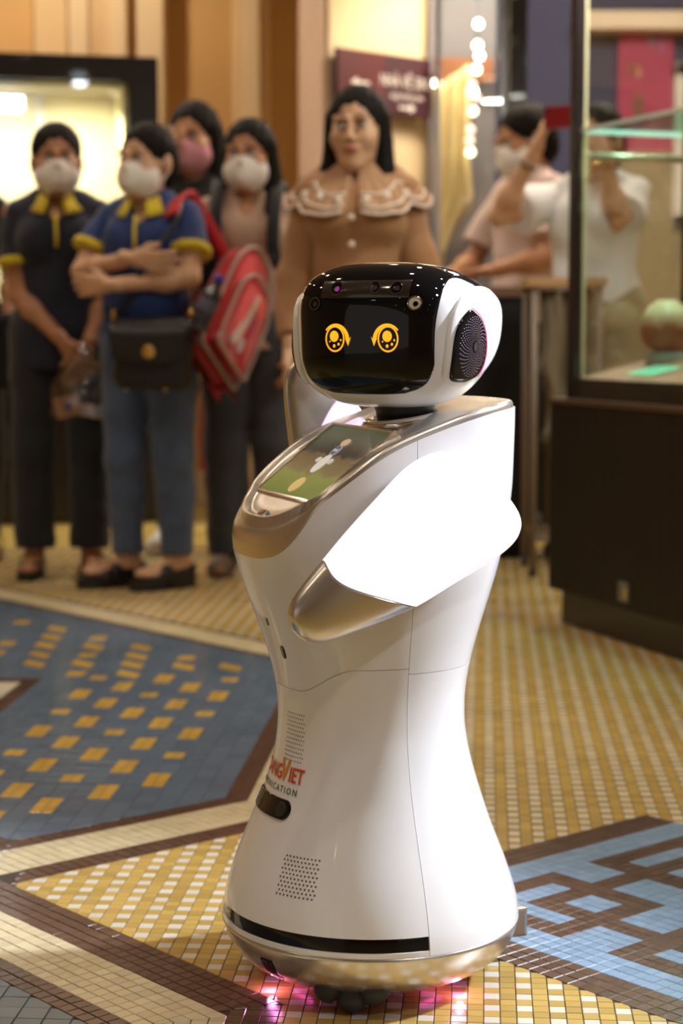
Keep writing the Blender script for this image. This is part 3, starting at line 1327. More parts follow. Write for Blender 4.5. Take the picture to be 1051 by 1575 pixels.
def side_loop(sc, cy=-0.020, cz=0.002):
    base = [(-0.060, -0.052), (-0.066, -0.02), (-0.060, 0.022), (-0.036, 0.048), (0.000, 0.058), (0.050, 0.060), (0.112, 0.056),
            (0.122, 0.048), (0.098, 0.014), (0.056, -0.028), (0.008, -0.056), (-0.032, -0.064)]
    pts = catmull([(a * sc + cy, b * sc + cz, 0) for (a, b) in base], 5, True)
    return [(p.x, p.y) for p in pts]


for s in (-1, 1):
    eoff = -0.042 if s > 0 else -0.020
    rowsE = []
    for sc, d in ((1.0, 0.0002), (0.985, 0.0035), (0.95, 0.0048), (0.85, 0.0052), (0.68, 0.0045), (0.4, 0.0040), (0.02, 0.0040)):
        rowsE.append([side_pt(s, a, b, d) for (a, b) in side_loop(sc)])
    grid_obj('ear_cover', rowsE, WHITE, robot, closed_u=True, flip=(s < 0))
    eb = [(-0.036, -0.044), (-0.043, -0.010), (-0.036, 0.026), (-0.014, 0.046), (0.002, 0.042), (0.016, 0.034), (0.030, 0.014), (0.034, -0.012),
          (0.028, -0.036), (0.014, -0.046), (-0.012, -0.050)]

    def eloop(sc):
        return [(p.x, p.y) for p in catmull([(a * 0.88 * sc + eoff, b * 0.90 * sc - 0.011, 0) for (a, b) in eb], 5, True)]
    rowsS = [[side_pt(s, a, b, d) for (a, b) in eloop(sc)] for sc, d in
             ((1.0, 0.003), (0.99, 0.0068), (0.95, 0.0080), (0.88, 0.0074), (0.80, 0.0066), (0.5, 0.0068), (0.02, 0.0068))]
    ear = grid_obj('ear_speaker', rowsS, BLACKG, robot, closed_u=True, flip=(s < 0))
    # ring of light along the rear edge
    lp = eloop(1.012)
    n0 = len(lp)
    seg = [lp[(k + int(n0 * 0.30)) % n0] for k in range(int(n0 * 0.50))]
    tube('ear_light', [side_pt(s, a, b, 0.0078) for (a, b) in seg], 0.0007, PINK, ear, 6)
    # perforations in whirling rows
    V, F = [], []
    for q in range(11):
        rr = 0.0085 + 0.0026 * q
        for k in range(36):
            a0 = 2 * math.pi * k / 36 + q * 0.11
            cy, cz = eoff - 0.002 + rr * 0.80 * math.cos(a0), -0.013 + rr * 1.02 * math.sin(a0)
            sz = 0.00030 + 0.000048 * q
            c = side_pt(s, cy, cz, 0.0078)
            ty = (side_pt(s, cy + 0.002, cz, 0.0078) - c).normalized()
            tz = (side_pt(s, cy, cz + 0.002, 0.0078) - c).normalized()
            b0 = len(V)
            V += [c - ty * sz, c - tz * sz, c + ty * sz, c + tz * sz]
            F.append((b0, b0 + 1, b0 + 2, b0 + 3) if s > 0 else (b0 + 3, b0 + 2, b0 + 1, b0))
    po = mesh_obj('perforations', V, F, EAR_SHEEN, ear, smooth=False)
    po['kind'] = 'stuff'
    hub = [side_pt(s, a - 0.002, b - 0.002, 0.0082) for (a, b) in disc(eoff, -0.011, 0.004, 0.0055, 16)]
    mesh_obj('speaker_hub', hub, [tuple(range(16)) if s > 0 else tuple(range(15, -1, -1))], BLACKM, ear, smooth=False)

# ---- arms: curved flippers, shell lit from inside, silver hand
Ri = (Matrix.Translation(RC) @ Matrix.Rotation(RYAW, 4, 'Z')).inverted()


def side_plane(px, py, S):
    """robot-local (F, z) where the line of sight meets the plane S = const"""
    o = Ri @ Vector((0, 0, CAMH))
    p = Ri @ at(px, py, 2.0)
    d = p - o
    t = (S - o.x) / d.x
    q = o + d * t
    return (-q.y, q.z)


S_ARM = 0.172
up_px = [(799, 803), (794, 782), (782, 764), (764, 742), (738, 712), (705, 697), (668, 698), (628, 720), (580, 770), (535, 820), (497, 866),
         (466, 905), (450, 930), (446, 948)]
lo_px = [(799, 803), (797, 822), (786, 840), (756, 864), (700, 898), (645, 932), (600, 953), (550, 973), (510, 987), (485, 990), (465, 983),
         (452, 970), (446, 948)]
UP = resample(catmull([(*side_plane(x, y, S_ARM), 0) for (x, y) in up_px], 6), 61)
LO = resample(catmull([(*side_plane(x, y, S_ARM), 0) for (x, y) in lo_px], 6), 61)


def lerp_list(L, t):
    x = t * (len(L) - 1)
    i = min(int(x), len(L) - 2)
    return L[i].lerp(L[i + 1], x - i)


def arm_pt(t, c, side, bulge, M2):
    """t along the arm from the shoulder end to the tip, c = -1 lower .. 1 upper edge"""
    a, b = lerp_list(LO, t), lerp_list(UP, t)
    p = a.lerp(b, (c + 1) / 2)
    prof = math.sqrt(max(0, 1 - c * c)) ** 0.8 * (math.sin(math.pi * min(1, max(0, t)) ** 0.8) ** 0.5)
    off_ = 0.004 + bulge * prof
    q = Vector((p.x, p.y))
    if M2:
        q = M2 @ q
    return Vector((side * (S_ARM - 0.012 + off_), -q.x, q.y))


def near_t(L, px):
    f, z = side_plane(px[0], px[1], S_ARM)
    return min(range(len(L)), key=lambda i: (L[i].x - f) ** 2 + (L[i].y - z) ** 2) / (len(L) - 1)


T_UP, T_LO = near_t(UP, (500, 862)), near_t(LO, (644, 932))


def tcut(c):
    """where the lit shell ends and the silver hand starts"""
    return T_LO + (T_UP - T_LO) * (c + 1) / 2 + 0.085 * (1 - c * c)


def arm(side, M2=None, GLOW=None):
    nt, nc = 40, 26
    parts = []
    for nm, m2, ta, tb in (('arm_shell', GLOW or ARMGLOW, lambda c: 0.0, lambda c: tcut(c) - 0.002),
                           ('silver_hand', SILVER, lambda c: tcut(c) + 0.002, lambda c: 1.0)):
        V, F = [], []
        for sgn, bul in ((1, 0.040), (-1, -0.014)):
            s0 = len(V)
            for i in range(nt + 1):
                for j in range(nc + 1):
                    c = -math.cos(math.pi * j / nc)
                    t = ta(c) + (tb(c) - ta(c)) * (0.5 - 0.5 * math.cos(math.pi * i / nt))
                    V.append(arm_pt(t, c, side, bul if sgn > 0 else bul, M2))
            for i in range(nt):
                for j in range(nc):
                    q = (s0 + i * (nc + 1) + j, s0 + i * (nc + 1) + j + 1, s0 + (i + 1) * (nc + 1) + j + 1, s0 + (i + 1) * (nc + 1) + j)
                    F.append(q if sgn * side < 0 else q[::-1])
        o = mesh_obj(nm, V, F, m2, robot)
        if nm == 'arm_shell':                # the side towards the body is plain plastic
            o.data.materials.append(WHITE if side > 0 else m2)
            o.data.polygons.foreach_set('material_index', [0] * (len(F) // 2) + [1] * (len(F) - len(F) // 2))
        bm = bmesh.new()
        bm.from_mesh(o.data)
        bmesh.ops.remove_doubles(bm, verts=bm.verts[:], dist=0.0004)
        be = [e for e in bm.edges if e.is_boundary]
        if be:
            try:
                bmesh.ops.bridge_loops(bm, edges=be)
            except Exception:
                pass
        bmesh.ops.recalc_face_normals(bm, faces=bm.faces[:])
        bm.to_mesh(o.data)
        bm.free()
        o.data.polygons.foreach_set('use_smooth', [True] * len(o.data.polygons))


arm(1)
# far arm: swung up about its shoulder
PIV = Vector((-0.075, 0.635))


def rot2(a, piv, shift=(0, 0)):
    c, s = math.cos(a), math.sin(a)

    class M_:
        def __matmul__(self, q):
            d = q - piv
            return Vector((piv.x + c * d.x - s * d.y + shift[0], piv.y + s * d.x + c * d.y + shift[1]))
    return M_()


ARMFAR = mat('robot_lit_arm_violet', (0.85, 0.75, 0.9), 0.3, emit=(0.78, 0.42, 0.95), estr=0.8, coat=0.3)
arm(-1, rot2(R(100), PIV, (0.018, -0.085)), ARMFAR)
for s in (-1, 1):
    V, F = tube_data([(s * 0.13, 0.06, 0.64), (s * 0.170, 0.06, 0.64)], [0.045, 0.04], 24)
    mesh_obj('shoulder_joint', V, F, BLACKM, robot)

# ---- writing, slot and speaker holes on the front of the body
TXT_R = mat('robot_print_red', (0.62, 0.075, 0.025), 0.45)
TXT_O = mat('robot_print_orange', (0.75, 0.24, 0.02), 0.45)
TXT_G = mat('robot_print_green', (0.02, 0.07, 0.04), 0.5)
LOGO_TH = R(-4)


def wrap_text(name, txt, size, x0, z0, m, sx=1.0, sp=1.0):
    """letters laid on the body; x0 is arc length from the front centre line"""
    V, F = text_mesh(txt, size, 'LEFT', sp, 0.022 if size > 0.02 else 0.012)
    bm = bmesh.new()
    vs = [bm.verts.new(v) for v in V]
    for f in F:
        try:
            bm.faces.new([vs[i] for i in f])
        except ValueError:
            pass
    W = max(v.x for v in V) * sx
    bm.verts.ensure_lookup_table()
    out = []
    for v in bm.verts:
        z = z0 + v.co.y
        r = 0.135
        out.append(body((x0 + v.co.x * sx) / r, z, 0.0012))
    for v, p in zip(bm.verts, out):
        v.co = p
    o = bm_obj(name, bm, m, robot)
    return W


zl = 0.2790
x = 0.0325
wrap_text('logo_letters', 'IET', 0.0260, x + 0.0045, zl, TXT_R, 0.84)
wrap_text('logo_letter', 'V', 0.0390, x - 0.0165, zl - 0.001, TXT_O, 0.84)
wrap_text('logo_letters', 'HOANG', 0.0260, x - 0.0955, zl, TXT_R, 0.86)
wrap_text('logo_line', 'COMMUNICATION', 0.0112, -0.068, zl - 0.0150, TXT_G, 1.02, 1.42)


def body_patch(name, x0, x1, z0, z1, m, d, rad, n=10):
    """rounded plate laid on the body"""
    pts = []
    for (cx, cz, a0) in ((x1 - rad, z1 - rad, 0), (x0 + rad, z1 - rad, 90), (x0 + rad, z0 + rad, 180), (x1 - rad, z0 + rad, 270)):
        for k in range(n + 1):
            a = R(a0 + 90 * k / n)
            pts.append((cx + rad * math.cos(a), cz + rad * math.sin(a)))
    pts = [(p.x, p.y) for p in resample([(a, b, 0) for (a, b) in pts + pts[:1]], 97)][:-1]
    mx, mz = (x0 + x1) / 2, (z0 + z1) / 2
    rws = []
    for sc, dd in [(1, -0.001), (0.985, d * 0.8), (0.95, d)] + [(0.9 - 0.1 * k, d) for k in range(9)] + [(0.01, d)]:
        rws.append([body((mx + (a - mx) * sc) / 0.135, mz + (b - mz) * sc, dd) for (a, b) in pts])
    return grid_obj(name, rws, m, robot, closed_u=True)


body_patch('sensor_window', -0.056, 0.0560, 0.2330, 0.2570, BLACKG, 0.0026, 0.0118)
wn = body_patch('window_lens', 0.030, 0.049, 0.236, 0.254, BLACKM, 0.0034, 0.009)
body_patch('chest_sensor', 0.030, 0.0385, 0.437, 0.454, BLACKG, 0.0012, 0.004)
body_patch('chest_sensor', 0.0125, 0.018, 0.478, 0.488, mat('robot_sensor_tan', (0.25, 0.16, 0.12), 0.4), 0.0012, 0.0026)


def holes(name, x0, x1, z0, z1, nx, nz, r, m):
    V, F = [], []
    for j in range(nz):
        for i in range(nx):
            x = x0 + (x1 - x0) * (i + (0.5 if j % 2 else 0)) / nx
            z = z0 + (z1 - z0) * j / (nz - 1)
            rr = 0.165 if z < 0.22 else 0.125
            b0 = len(V)
            for k in range(6):
                a = math.pi * k / 3
                V.append(body((x + r * math.cos(a)) / rr, z + r * math.sin(a), 0.0006))
            F.append(tuple(range(b0, b0 + 6)))
    o = mesh_obj(name, V, F, m, robot, smooth=False)
    o['kind'] = 'stuff'


HOLE = mat('robot_hole_dark', (0.10, 0.08, 0.08), 0.8)
holes('speaker_holes', 0.081, 0.134, 0.151, 0.196, 10, 10, 0.00125, HOLE)
holes('speaker_holes', 0.015, 0.056, 0.305, 0.365, 9, 12, 0.0010, HOLE)

# charging bracket at the back, wheels and lights underneath
box('charging_bracket', (-0.022, 0.176, 0.034), (0.034, 0.216, 0.074), SILVER, robot, 0.004)
wh = []


def omni_wheel(x, y, ang):
    Mx = Matrix.Translation((x, y, 0.0615)) @ Matrix.Rotation(ang, 4, 'Z') @ Matrix.Rotation(H, 4, 'X') @ Matrix.Scale(1.32, 4)
    w = lathe('wheel', [(0.004, -0.014), (0.034, -0.014), (0.036, -0.010), (0.036, 0.010), (0.034, 0.014), (0.004, 0.014)], BLACKM, robot, 24, Mx)
    for ring, ph in ((-0.011, R(22.5)), (0.011, 0)):
        for k in range(8):
            a = 2 * math.pi * k / 8 + ph
            c = Mx @ Vector((0.032 * math.cos(a), 0.032 * math.sin(a), ring))
            t = (Mx.to_3x3() @ Vector((-math.sin(a), math.cos(a), 0))).normalized()
            V, F = tube_data([c - t * 0.017, c - t * 0.009, c, c + t * 0.009, c + t * 0.017], [0.012, 0.0178, 0.0191, 0.0178, 0.012], 12)
            mesh_obj('roller', V, F, RUB, w)


RUB = mat('robot_roller_rubber', (0.035, 0.035, 0.037), 0.6, bump=0.3, bscale=400)
for k in range(3):
    a = R(-10 + 120 * k)
    wd = Ri.to_3x3() @ (Vector((math.sin(a), -math.cos(a), 0)) * 0.136)
    omni_wheel(wd.x, wd.y, math.atan2(wd.y, wd.x) + H)
lathe('chassis', [(0.02, 0.0165), (0.10, 0.0165), (0.12, 0.022)], BLACKM, robot, 40)
LEDP = mat('robot_under_light', (0.9, 0.2, 0.6), 0.4, emit=(1.0, 0.10, 0.50), estr=5.0)
for (wa, e) in ((-60, 1.0), (50, 1.0), (165, 0.6)):       # world angles from straight towards the camera, + = right
    a = R(wa)
    wd = Vector((math.sin(a), -math.cos(a), 0)) * 0.148
    c = Ri.to_3x3() @ (wd * 0.68)
    t = Vector((-c.y, c.x, 0)).normalized()
    V, F = tube_data([c - t * 0.022 + Vector((0, 0, 0.0175)), c + t * 0.022 + Vector((0, 0, 0.0175))], 0.0030, 8)
    ob = mesh_obj('under_light', V, F, LEDP, robot)
    lw = RC + wd
    lamp('robot_under_lamp', 'POINT', (lw.x, lw.y, 0.0125), 0.06 * e, (1.0, 0.28, 0.80), 0.006)

# ------------------------------------------------------------------ the room
def fl(px, py):
    """where the line of sight of a pixel meets the floor"""
    p = at(px, py, 1.0)
    d = p - Vector((0, 0, CAMH))
    q = Vector((0, 0, CAMH)) + d * (-CAMH / d.z)
    return q


OCHRE = mat('wall_ochre_paint', (0.56, 0.325, 0.115), 0.75, noise=0.08, nscale=2.5, bump=0.1, bscale=60)
TAN = mat('wall_tan_paint', (0.64, 0.44, 0.22), 0.75, noise=0.06, nscale=3, bump=0.1, bscale=60)
CREAMP = mat('wall_cream_paint', (0.68, 0.50, 0.29), 0.7, noise=0.05, nscale=3, bump=0.1, bscale=60)
ROSE = mat('wall_rose_paint', (0.66, 0.47, 0.35), 0.7, noise=0.05, nscale=3, bump=0.1, bscale=60)
BLUEW = mat('wall_blue_grey_paint', (0.048, 0.054, 0.115), 0.7, noise=0.1, nscale=2, bump=0.1, bscale=40)
WHITEP = mat('white_paint', (0.75, 0.72, 0.68), 0.6, noise=0.03, nscale=5)
CEILM = mat('ceiling_paint', (0.32, 0.25, 0.18), 0.8, noise=0.05, nscale=2)
BACKY = 9.2


def wall_x(px, Y=BACKY):
    return (px - 525.5) / FPX * Y * 1.0


def struct(o):
    o['kind'] = 'structure'
    return o


wb = struct(box('wall_back', (-5, BACKY, 0), (wall_x(470), BACKY + 0.2, 3.5), OCHRE))
struct(box('wall_far', (0.40, 10.4, 0), (5, 10.6, 3.5), BLUEW))
struct(box('wall_left', (-5.2, -1.5, 0), (-5, BACKY + 0.2, 3.5), TAN))
struct(box('wall_right', (5, -1.5, 0), (5.2, 10.6, 3.5), TAN))
struct(box('wall_front', (-5.2, -12.2, 0), (5.2, -12.0, 3.5), OCHRE))
ceil_ = struct(box('ceiling', (-5.2, -12.0, 3.4), (5.2, 10.6, 3.5), CEILM))
k = 0
for (x0, x1, dep, m, z0, z1) in ((-60, 62, 0.03, OCHRE, 0, 3.4), (66, 116, 0.09, TAN, 0, 3.4), (120, 150, 0.14, CREAMP, 0, 3.4), (150, 182, 0.10, TAN, 0, 3.4),
                                 (182, 206, 0.14, CREAMP, 0, 3.4), (222, 262, 0.18, CREAMP, 0, 3.4), (362, 378, 0.10, TAN, 0, 3.4),
                                 (378, 404, 0.16, CREAMP, 0, 3.4), (404, 418, 0.10, TAN, 0, 3.4), (-60, 470, 0.05, TAN, 0, 0.16)):
    k += 1
    o = box('trim_%d' % k, (wall_x(x0), BACKY - dep, z0), (wall_x(x1), BACKY + 0.01, z1), m, bevel=0.012)
    struct(o)
# pier with a slanting face that carries the sign
PA, PB, PC_ = Vector((wall_x(470, 8.55), 8.55)), Vector((wall_x(507, 8.20), 8.20)), Vector((wall_x(668, 8.66), 8.66))
bm = bmesh.new()
pts = [PA, PB, PC_, Vector((PC_.x, 10.42)), Vector((PA.x, 10.42))]
lo = [bm.verts.new((p.x, p.y, 0)) for p in pts]
hi = [bm.verts.new((p.x, p.y, 3.4)) for p in pts]
for i in range(5):
    j = (i + 1) % 5
    bm.faces.new((lo[i], lo[j], hi[j], hi[i]))
bm.faces.new(hi)
bm.faces.new(lo[::-1])
bmesh.ops.recalc_face_normals(bm, faces=bm.faces[:])
pier = struct(bm_obj('wall_pier', bm, mat('pier_beige_paint', (0.62, 0.49, 0.30), 0.7, noise=0.06, nscale=3)))
dA = (PB - PA)
o = box('trim_%d' % (k + 1), (0, -0.03, 1.15), (dA.length * 0.98, 0.0, 3.4), ROSE, bevel=0.006,
        M=Matrix.Translation((PA.x, PA.y, 0)) @ Matrix.Rotation(math.atan2(dA.y, dA.x), 4, 'Z'))
struct(o)

# ceiling fittings
LAMPW = mat('downlight_glow', (1, 0.9, 0.75), 0.4, emit=(1.0, 0.80, 0.55), estr=22.0)
for (x, y) in DOWNLIGHTS + FAR_DOWNLIGHTS:
    r_ = lathe('downlight', [(0.050, 3.400), (0.075, 3.398), (0.078, 3.390), (0.055, 3.386), (0.050, 3.392)], WHITEP, ceil_, 24, Matrix.Translation((x, y, 0)))
    lathe('downlight_lens', [(0.001, 3.3885), (0.050, 3.3885), (0.050, 3.3905)], LAMPW, r_, 20, Matrix.Translation((x, y, 0)))
LAMPC = mat('spotlight_glow', (1, 1, 1), 0.4, emit=(0.85, 0.92, 1.0), estr=30.0)
DARKM = mat('dark_metal', (0.03, 0.03, 0.035), 0.4, metal=0.6)
for (p, t) in ((SPOT_R, (0.1, 2.45, 0.5)), (FILL_POS, (0.1, 2.6, 0.3))):  # fittings added for the robot's cool light and the cool fill
    p = Vector(p)
    d = (Vector(t) - p).normalized()
    V, F = tube_data([p - d * 0.22, p - d * 0.20, p - d * 0.04], [0.05, 0.07, 0.085], 20)
    h_ = mesh_obj('added_spotlight', V, F, DARKM, ceil_)
    V, F = tube_data([p - d * 0.045, p - d * 0.030], [0.070, 0.070], 20)
    mesh_obj('spotlight_lens', V, F, LAMPC, h_)
    V, F = tube_data([p - d * 0.15, Vector((p.x, p.y, 3.4))], [0.012, 0.012], 10)
    mesh_obj('spotlight_stem', V, F, DARKM, h_)


def glass(name, tint=(0.96, 0.98, 0.97), refl=0.08):
    m = bpy.data.materials.new(name)
    m.use_nodes = True
    nt = m.node_tree
    nt.nodes.remove(nt.nodes['Principled BSDF'])
    tr = nt.nodes.new('ShaderNodeBsdfTransparent')
    tr.inputs['Color'].default_value = (*tint, 1)
    gl = nt.nodes.new('ShaderNodeBsdfGlossy')
    gl.inputs['Roughness'].default_value = 0.02
    mx = nt.nodes.new('ShaderNodeMixShader')
    mx.inputs['Fac'].default_value = refl
    nt.links.new(tr.outputs[0], mx.inputs[1])
    nt.links.new(gl.outputs[0], mx.inputs[2])
    nt.links.new(mx.outputs[0], nt.nodes['Material Output'].inputs['Surface'])
    return m


GLASS = glass('clear_glass')
BLACKW = mat('black_lacquer_wood', (0.014, 0.010, 0.009), 0.35, noise=0.2, nscale=8, coat=0.2)
BROWNW = mat('dark_brown_wood', (0.012, 0.0075, 0.0055), 0.5, spec=0.3, noise=0.3, nscale=10, bump=0.15, wave=6)

# ------------------------------------------------------------------ lit showcase on the left
SB = at(250, 800, 8.3)
sc_ang = math.atan2(0.17, 0.70)
show = thing('showcase', 'black framed showcase with brightly lit cream interior behind the row of people', 'showcase', (SB.x, SB.y, 0), sc_ang)
SL, SD_, ST = 1.75, 0.5, at(250, 88, 8.3).z
WS0 = 0.80
CREAM_IN = mat('showcase_lining', (0.80, 0.72, 0.48), 0.8, noise=0.03, nscale=6)
box('base', (-SL, 0, 0), (0, SD_, WS0), BLACKW, show, 0.008)
for (x, y) in ((-0.13, 0), (-SL, 0), (-0.13, SD_ - 0.05), (-SL, SD_ - 0.05)):
    box('post', (x, y, WS0), (x + (0.13 if y == 0 else 0.13), y + 0.06 if y == 0 else y + 0.05, ST - 0.10), BLACKW, show, 0.006)
box('top', (-SL, 0, ST - 0.11), (0, SD_, ST), BLACKW, show, 0.008)
box('lining', (-SL + 0.12, SD_ - 0.06, WS0), (-0.13, SD_ - 0.05, ST - 0.11), CREAM_IN, show)
box('lining', (-SL + 0.10, 0.06, WS0), (-SL + 0.12, SD_ - 0.05, ST - 0.11), CREAM_IN, show)
box('lining', (-0.15, 0.06, WS0), (-0.13, SD_ - 0.05, ST - 0.11), CREAM_IN, show)
box('lining', (-SL + 0.12, 0.06, ST - 0.125), (-0.13, SD_ - 0.06, ST - 0.11), mat('showcase_soffit', (0.42, 0.38, 0.30), 0.8), show)
box('divider', (-0.50, SD_ - 0.085, WS0), (-0.47, SD_ - 0.06, ST - 0.125), WHITEP, show, 0.003)
box('pane', (-SL + 0.12, 0.02, WS0), (-0.13, 0.026, ST - 0.11), GLASS, show)
lamp_l = box('led_lamp', (-0.80, 0.08, ST - 0.225), (-0.575, 0.17, ST - 0.170), mat('led_case', (0.8, 0.8, 0.8), 0.4), show, 0.006)
box('led_lens', (-0.79, 0.072, ST - 0.232), (-0.585, 0.175, ST - 0.180), mat('led_glow', (1, 1, 1), 0.4, emit=(0.93, 0.97, 1.0), estr=14.0), lamp_l)
for i_, (x_, y_) in enumerate(((-0.86, 0.13), (-0.35, 0.12), (-1.35, 0.13))):
    Lw = Matrix.Translation((SB.x, SB.y, 0)) @ Matrix.Rotation(sc_ang, 4, 'Z') @ Vector((x_, y_, ST - 0.24))
    lamp('showcase_lamp', 'AREA', Lw, 6, (1.0, 0.93, 0.74), 0.22, (Lw.x, Lw.y + 0.25, 0.9), size_y=0.07)
orn = thing('ornament', 'small grey metal ornament inside the lit showcase', 'ornament', Matrix.Translation((SB.x, SB.y, 0)) @ Matrix.Rotation(sc_ang, 4, 'Z') @ Vector((-0.775, 0.2, WS0)))
GREYM = mat('grey_metal', (0.22, 0.22, 0.22), 0.45, metal=0.5, noise=0.2, nscale=30)
lathe('pedestal', [(0.05, 0), (0.05, 0.34), (0.045, 0.35)], mat('grey_plinth', (0.35, 0.36, 0.35), 0.7), orn, 20)
lathe('vessel', [(0.03, 0.35), (0.045, 0.37), (0.06, 0.43), (0.045, 0.50), (0.02, 0.53), (0.03, 0.57), (0.026, 0.60), (0.008, 0.62), (0.012, 0.66), (0.002, 0.68)], GREYM, orn, 24)

# ------------------------------------------------------------------ sign on the pier
s0, s1 = at(518, 72, 8.16), at(663, 92, 8.55)
dS = Vector((s1.x - s0.x, s1.y - s0.y))
sa = math.atan2(dS.y, dS.x)
SWd, SHt = dS.length, 0.262
zt_ = s0.z
sign = thing('wall_sign', 'maroon wall sign with white lettering and arrows on the beige pier', 'sign', (s0.x, s0.y, zt_ - SHt), sa)
box('plate', (0, 0, 0), (SWd, 0.02, SHt), mat('sign_maroon', (0.036, 0.004, 0.012), 0.6), sign, 0.003)
box('red_panel', (0.004, -0.003, 0.004), (SWd * 0.49, 0.0, SHt - 0.004), mat('sign_red', (0.070, 0.003, 0.006), 0.6), sign)
LETTER = mat('sign_letter_white', (0.62, 0.55, 0.52), 0.6)


def sign_text(name, txt, size, cx, z, sx=1.0):
    V, F = text_mesh(txt, size)
    mesh_obj(name, [(cx + v.x * sx, -0.005, z + v.y) for v in V], F, LETTER, sign, smooth=False)


sign_text('lettering', 'NH\u00c0 V\u1ec6 SINH', 0.074, SWd * 0.735, SHt * 0.47, 0.74)
sign_text('lettering', 'RESTROOM', 0.036, SWd * 0.735, SHt * 0.26, 1.1)


def arrow(cx, cz, L, s):
    h = 0.006
    mesh_obj('arrow', [(cx - s * L, -0.005, cz - h), (cx + s * L * 0.3, -0.005, cz - h), (cx + s * L * 0.3, -0.005, cz + h), (cx - s * L, -0.005, cz + h),
                       (cx + s * L * 0.3, -0.005, cz - 3.6 * h), (cx + s * L, -0.005, cz), (cx + s * L * 0.3, -0.005, cz + 3.6 * h)],
             [(0, 1, 2, 3), (4, 5, 6)], LETTER, sign, smooth=False)


arrow(SWd * 0.735, SHt * 0.13, 0.05, 1)
arrow(SWd * 0.235, SHt * 0.47, 0.055, -1)

# ------------------------------------------------------------------ tall glass display with a hanging garment
GX0, GX1, GY = wall_x(667, 8.0), wall_x(776, 8.0), 8.0
disp = thing('glass_display', 'tall glass display case with grey back panel beside the sign', 'display case', ((GX0 + GX1) / 2, GY, 0))
hw_ = (GX1 - GX0) / 2
STEEL = mat('brushed_steel', (0.42, 0.43, 0.48), 0.3, metal=0.9)
box('base', (-hw_, 0, 0), (hw_, 0.6, 0.55), BLACKW, disp, 0.006)
box('back_panel', (-hw_, 0.58, 0.55), (hw_, 0.6, 2.6), mat('display_grey', (0.19, 0.18, 0.21), 0.8, noise=0.1, nscale=5), disp)
box('top', (-hw_, 0, 2.6), (hw_, 0.6, 2.72), BLACKW, disp, 0.006)
box('valance', (-hw_ + 0.02, 0.50, at(700, 100, GY).z), (hw_ - 0.02, 0.53, at(700, 62, GY).z), mat('display_wood', (0.30, 0.12, 0.06), 0.5, noise=0.2, nscale=12), disp)
for x in (-hw_, hw_ - 0.022):
    box('post', (x, 0, 0.55), (x + 0.022, 0.022, 2.6), STEEL, disp, 0.003)
box('pane', (-hw_ + 0.022, 0.008, 0.55), (hw_ - 0.022, 0.014, 2.6), glass('display_glass', refl=0.05), disp)
refl_m = mat('reflection_glow', (1, 0.95, 0.8), 0.4, emit=(1.0, 0.90, 0.70), estr=16.0)  # glowing beads imitate ceiling lamps mirrored in the glass
refl_g = mat('reflection_glow_green', (0.9, 1, 0.7), 0.4, emit=(0.85, 0.95, 0.55), estr=7.0)
refl_d = mat('reflection_glow_dim', (0.9, 0.7, 0.6), 0.4, emit=(0.9, 0.6, 0.45), estr=2.5)
for (px, py, m) in ((736, 37, refl_m), (735, 70, refl_m), (738, 86, refl_m), (733, 107, refl_m), (727, 131, refl_d), (728, 141, refl_m), (733, 150, refl_d),
                    (728, 171, refl_g), (724, 200, refl_d), (723, 216, refl_d), (724, 234, refl_g), (672, 128, refl_m)):
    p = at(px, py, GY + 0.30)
    b_ = lathe('lamp_reflection', [(0.001, -0.018), (0.014, -0.013), (0.018, 0), (0.014, 0.012), (0.005, 0.019), (0.001, 0.019)], m, disp, 12,
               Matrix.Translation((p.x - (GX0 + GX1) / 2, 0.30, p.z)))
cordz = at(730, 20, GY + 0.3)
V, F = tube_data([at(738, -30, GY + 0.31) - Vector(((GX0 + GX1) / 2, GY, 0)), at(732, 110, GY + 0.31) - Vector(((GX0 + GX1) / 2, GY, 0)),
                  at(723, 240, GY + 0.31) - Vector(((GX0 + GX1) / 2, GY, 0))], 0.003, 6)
mesh_obj('reflection_cord', V, F, DARKM, disp)  # added cord strung through the mirrored lights
lamp('display_lamp', 'AREA', ((GX0 + GX1) / 2, GY + 0.12, 2.55), 14, (1.0, 0.85, 0.6), 0.2, ((GX0 + GX1) / 2, GY + 0.35, 1.2))

# the hanging garment: draped cloth with folds
gm = mat('garment_cream_cloth', (0.78, 0.60, 0.30), 0.85, noise=0.06, nscale=8, bump=0.2, bscale=300, sheen=0.3)
rowsG = []
gl = [(668, 100, 722), (668, 118, 722), (668, 170, 722), (668, 240, 722), (668, 300, 727), (668, 318, 722), (668, 345, 702), (668, 380, 686), (668, 420, 678)]
for (xa, y, xb) in gl:
    row = []
    for i in range(33):
        t = i / 32
        yy = y + (36 * (1 - t) if y == 100 else (22 * (1 - t) if y == 118 else 0))
        p = at(xa + (xb - xa) * t, yy, GY + 0.36)
        row.append(p + Vector((0, 0.018 * math.sin(t * 17 + y * 0.012) + 0.008 * math.sin(t * 41 + y * 0.03), 0)))
    rowsG.append(row)
gar = grid_obj('hanging_garment', rowsG, gm, None, solid=0.006)
tag(gar, 'cream draped garment hanging inside the tall glass display', 'garment')
# black post beside the display
pst = struct(box('trim_20', (wall_x(779, 7.9), 7.9, 0), (wall_x(806, 7.9), 8.02, 3.4), BLACKW, bevel=0.004))

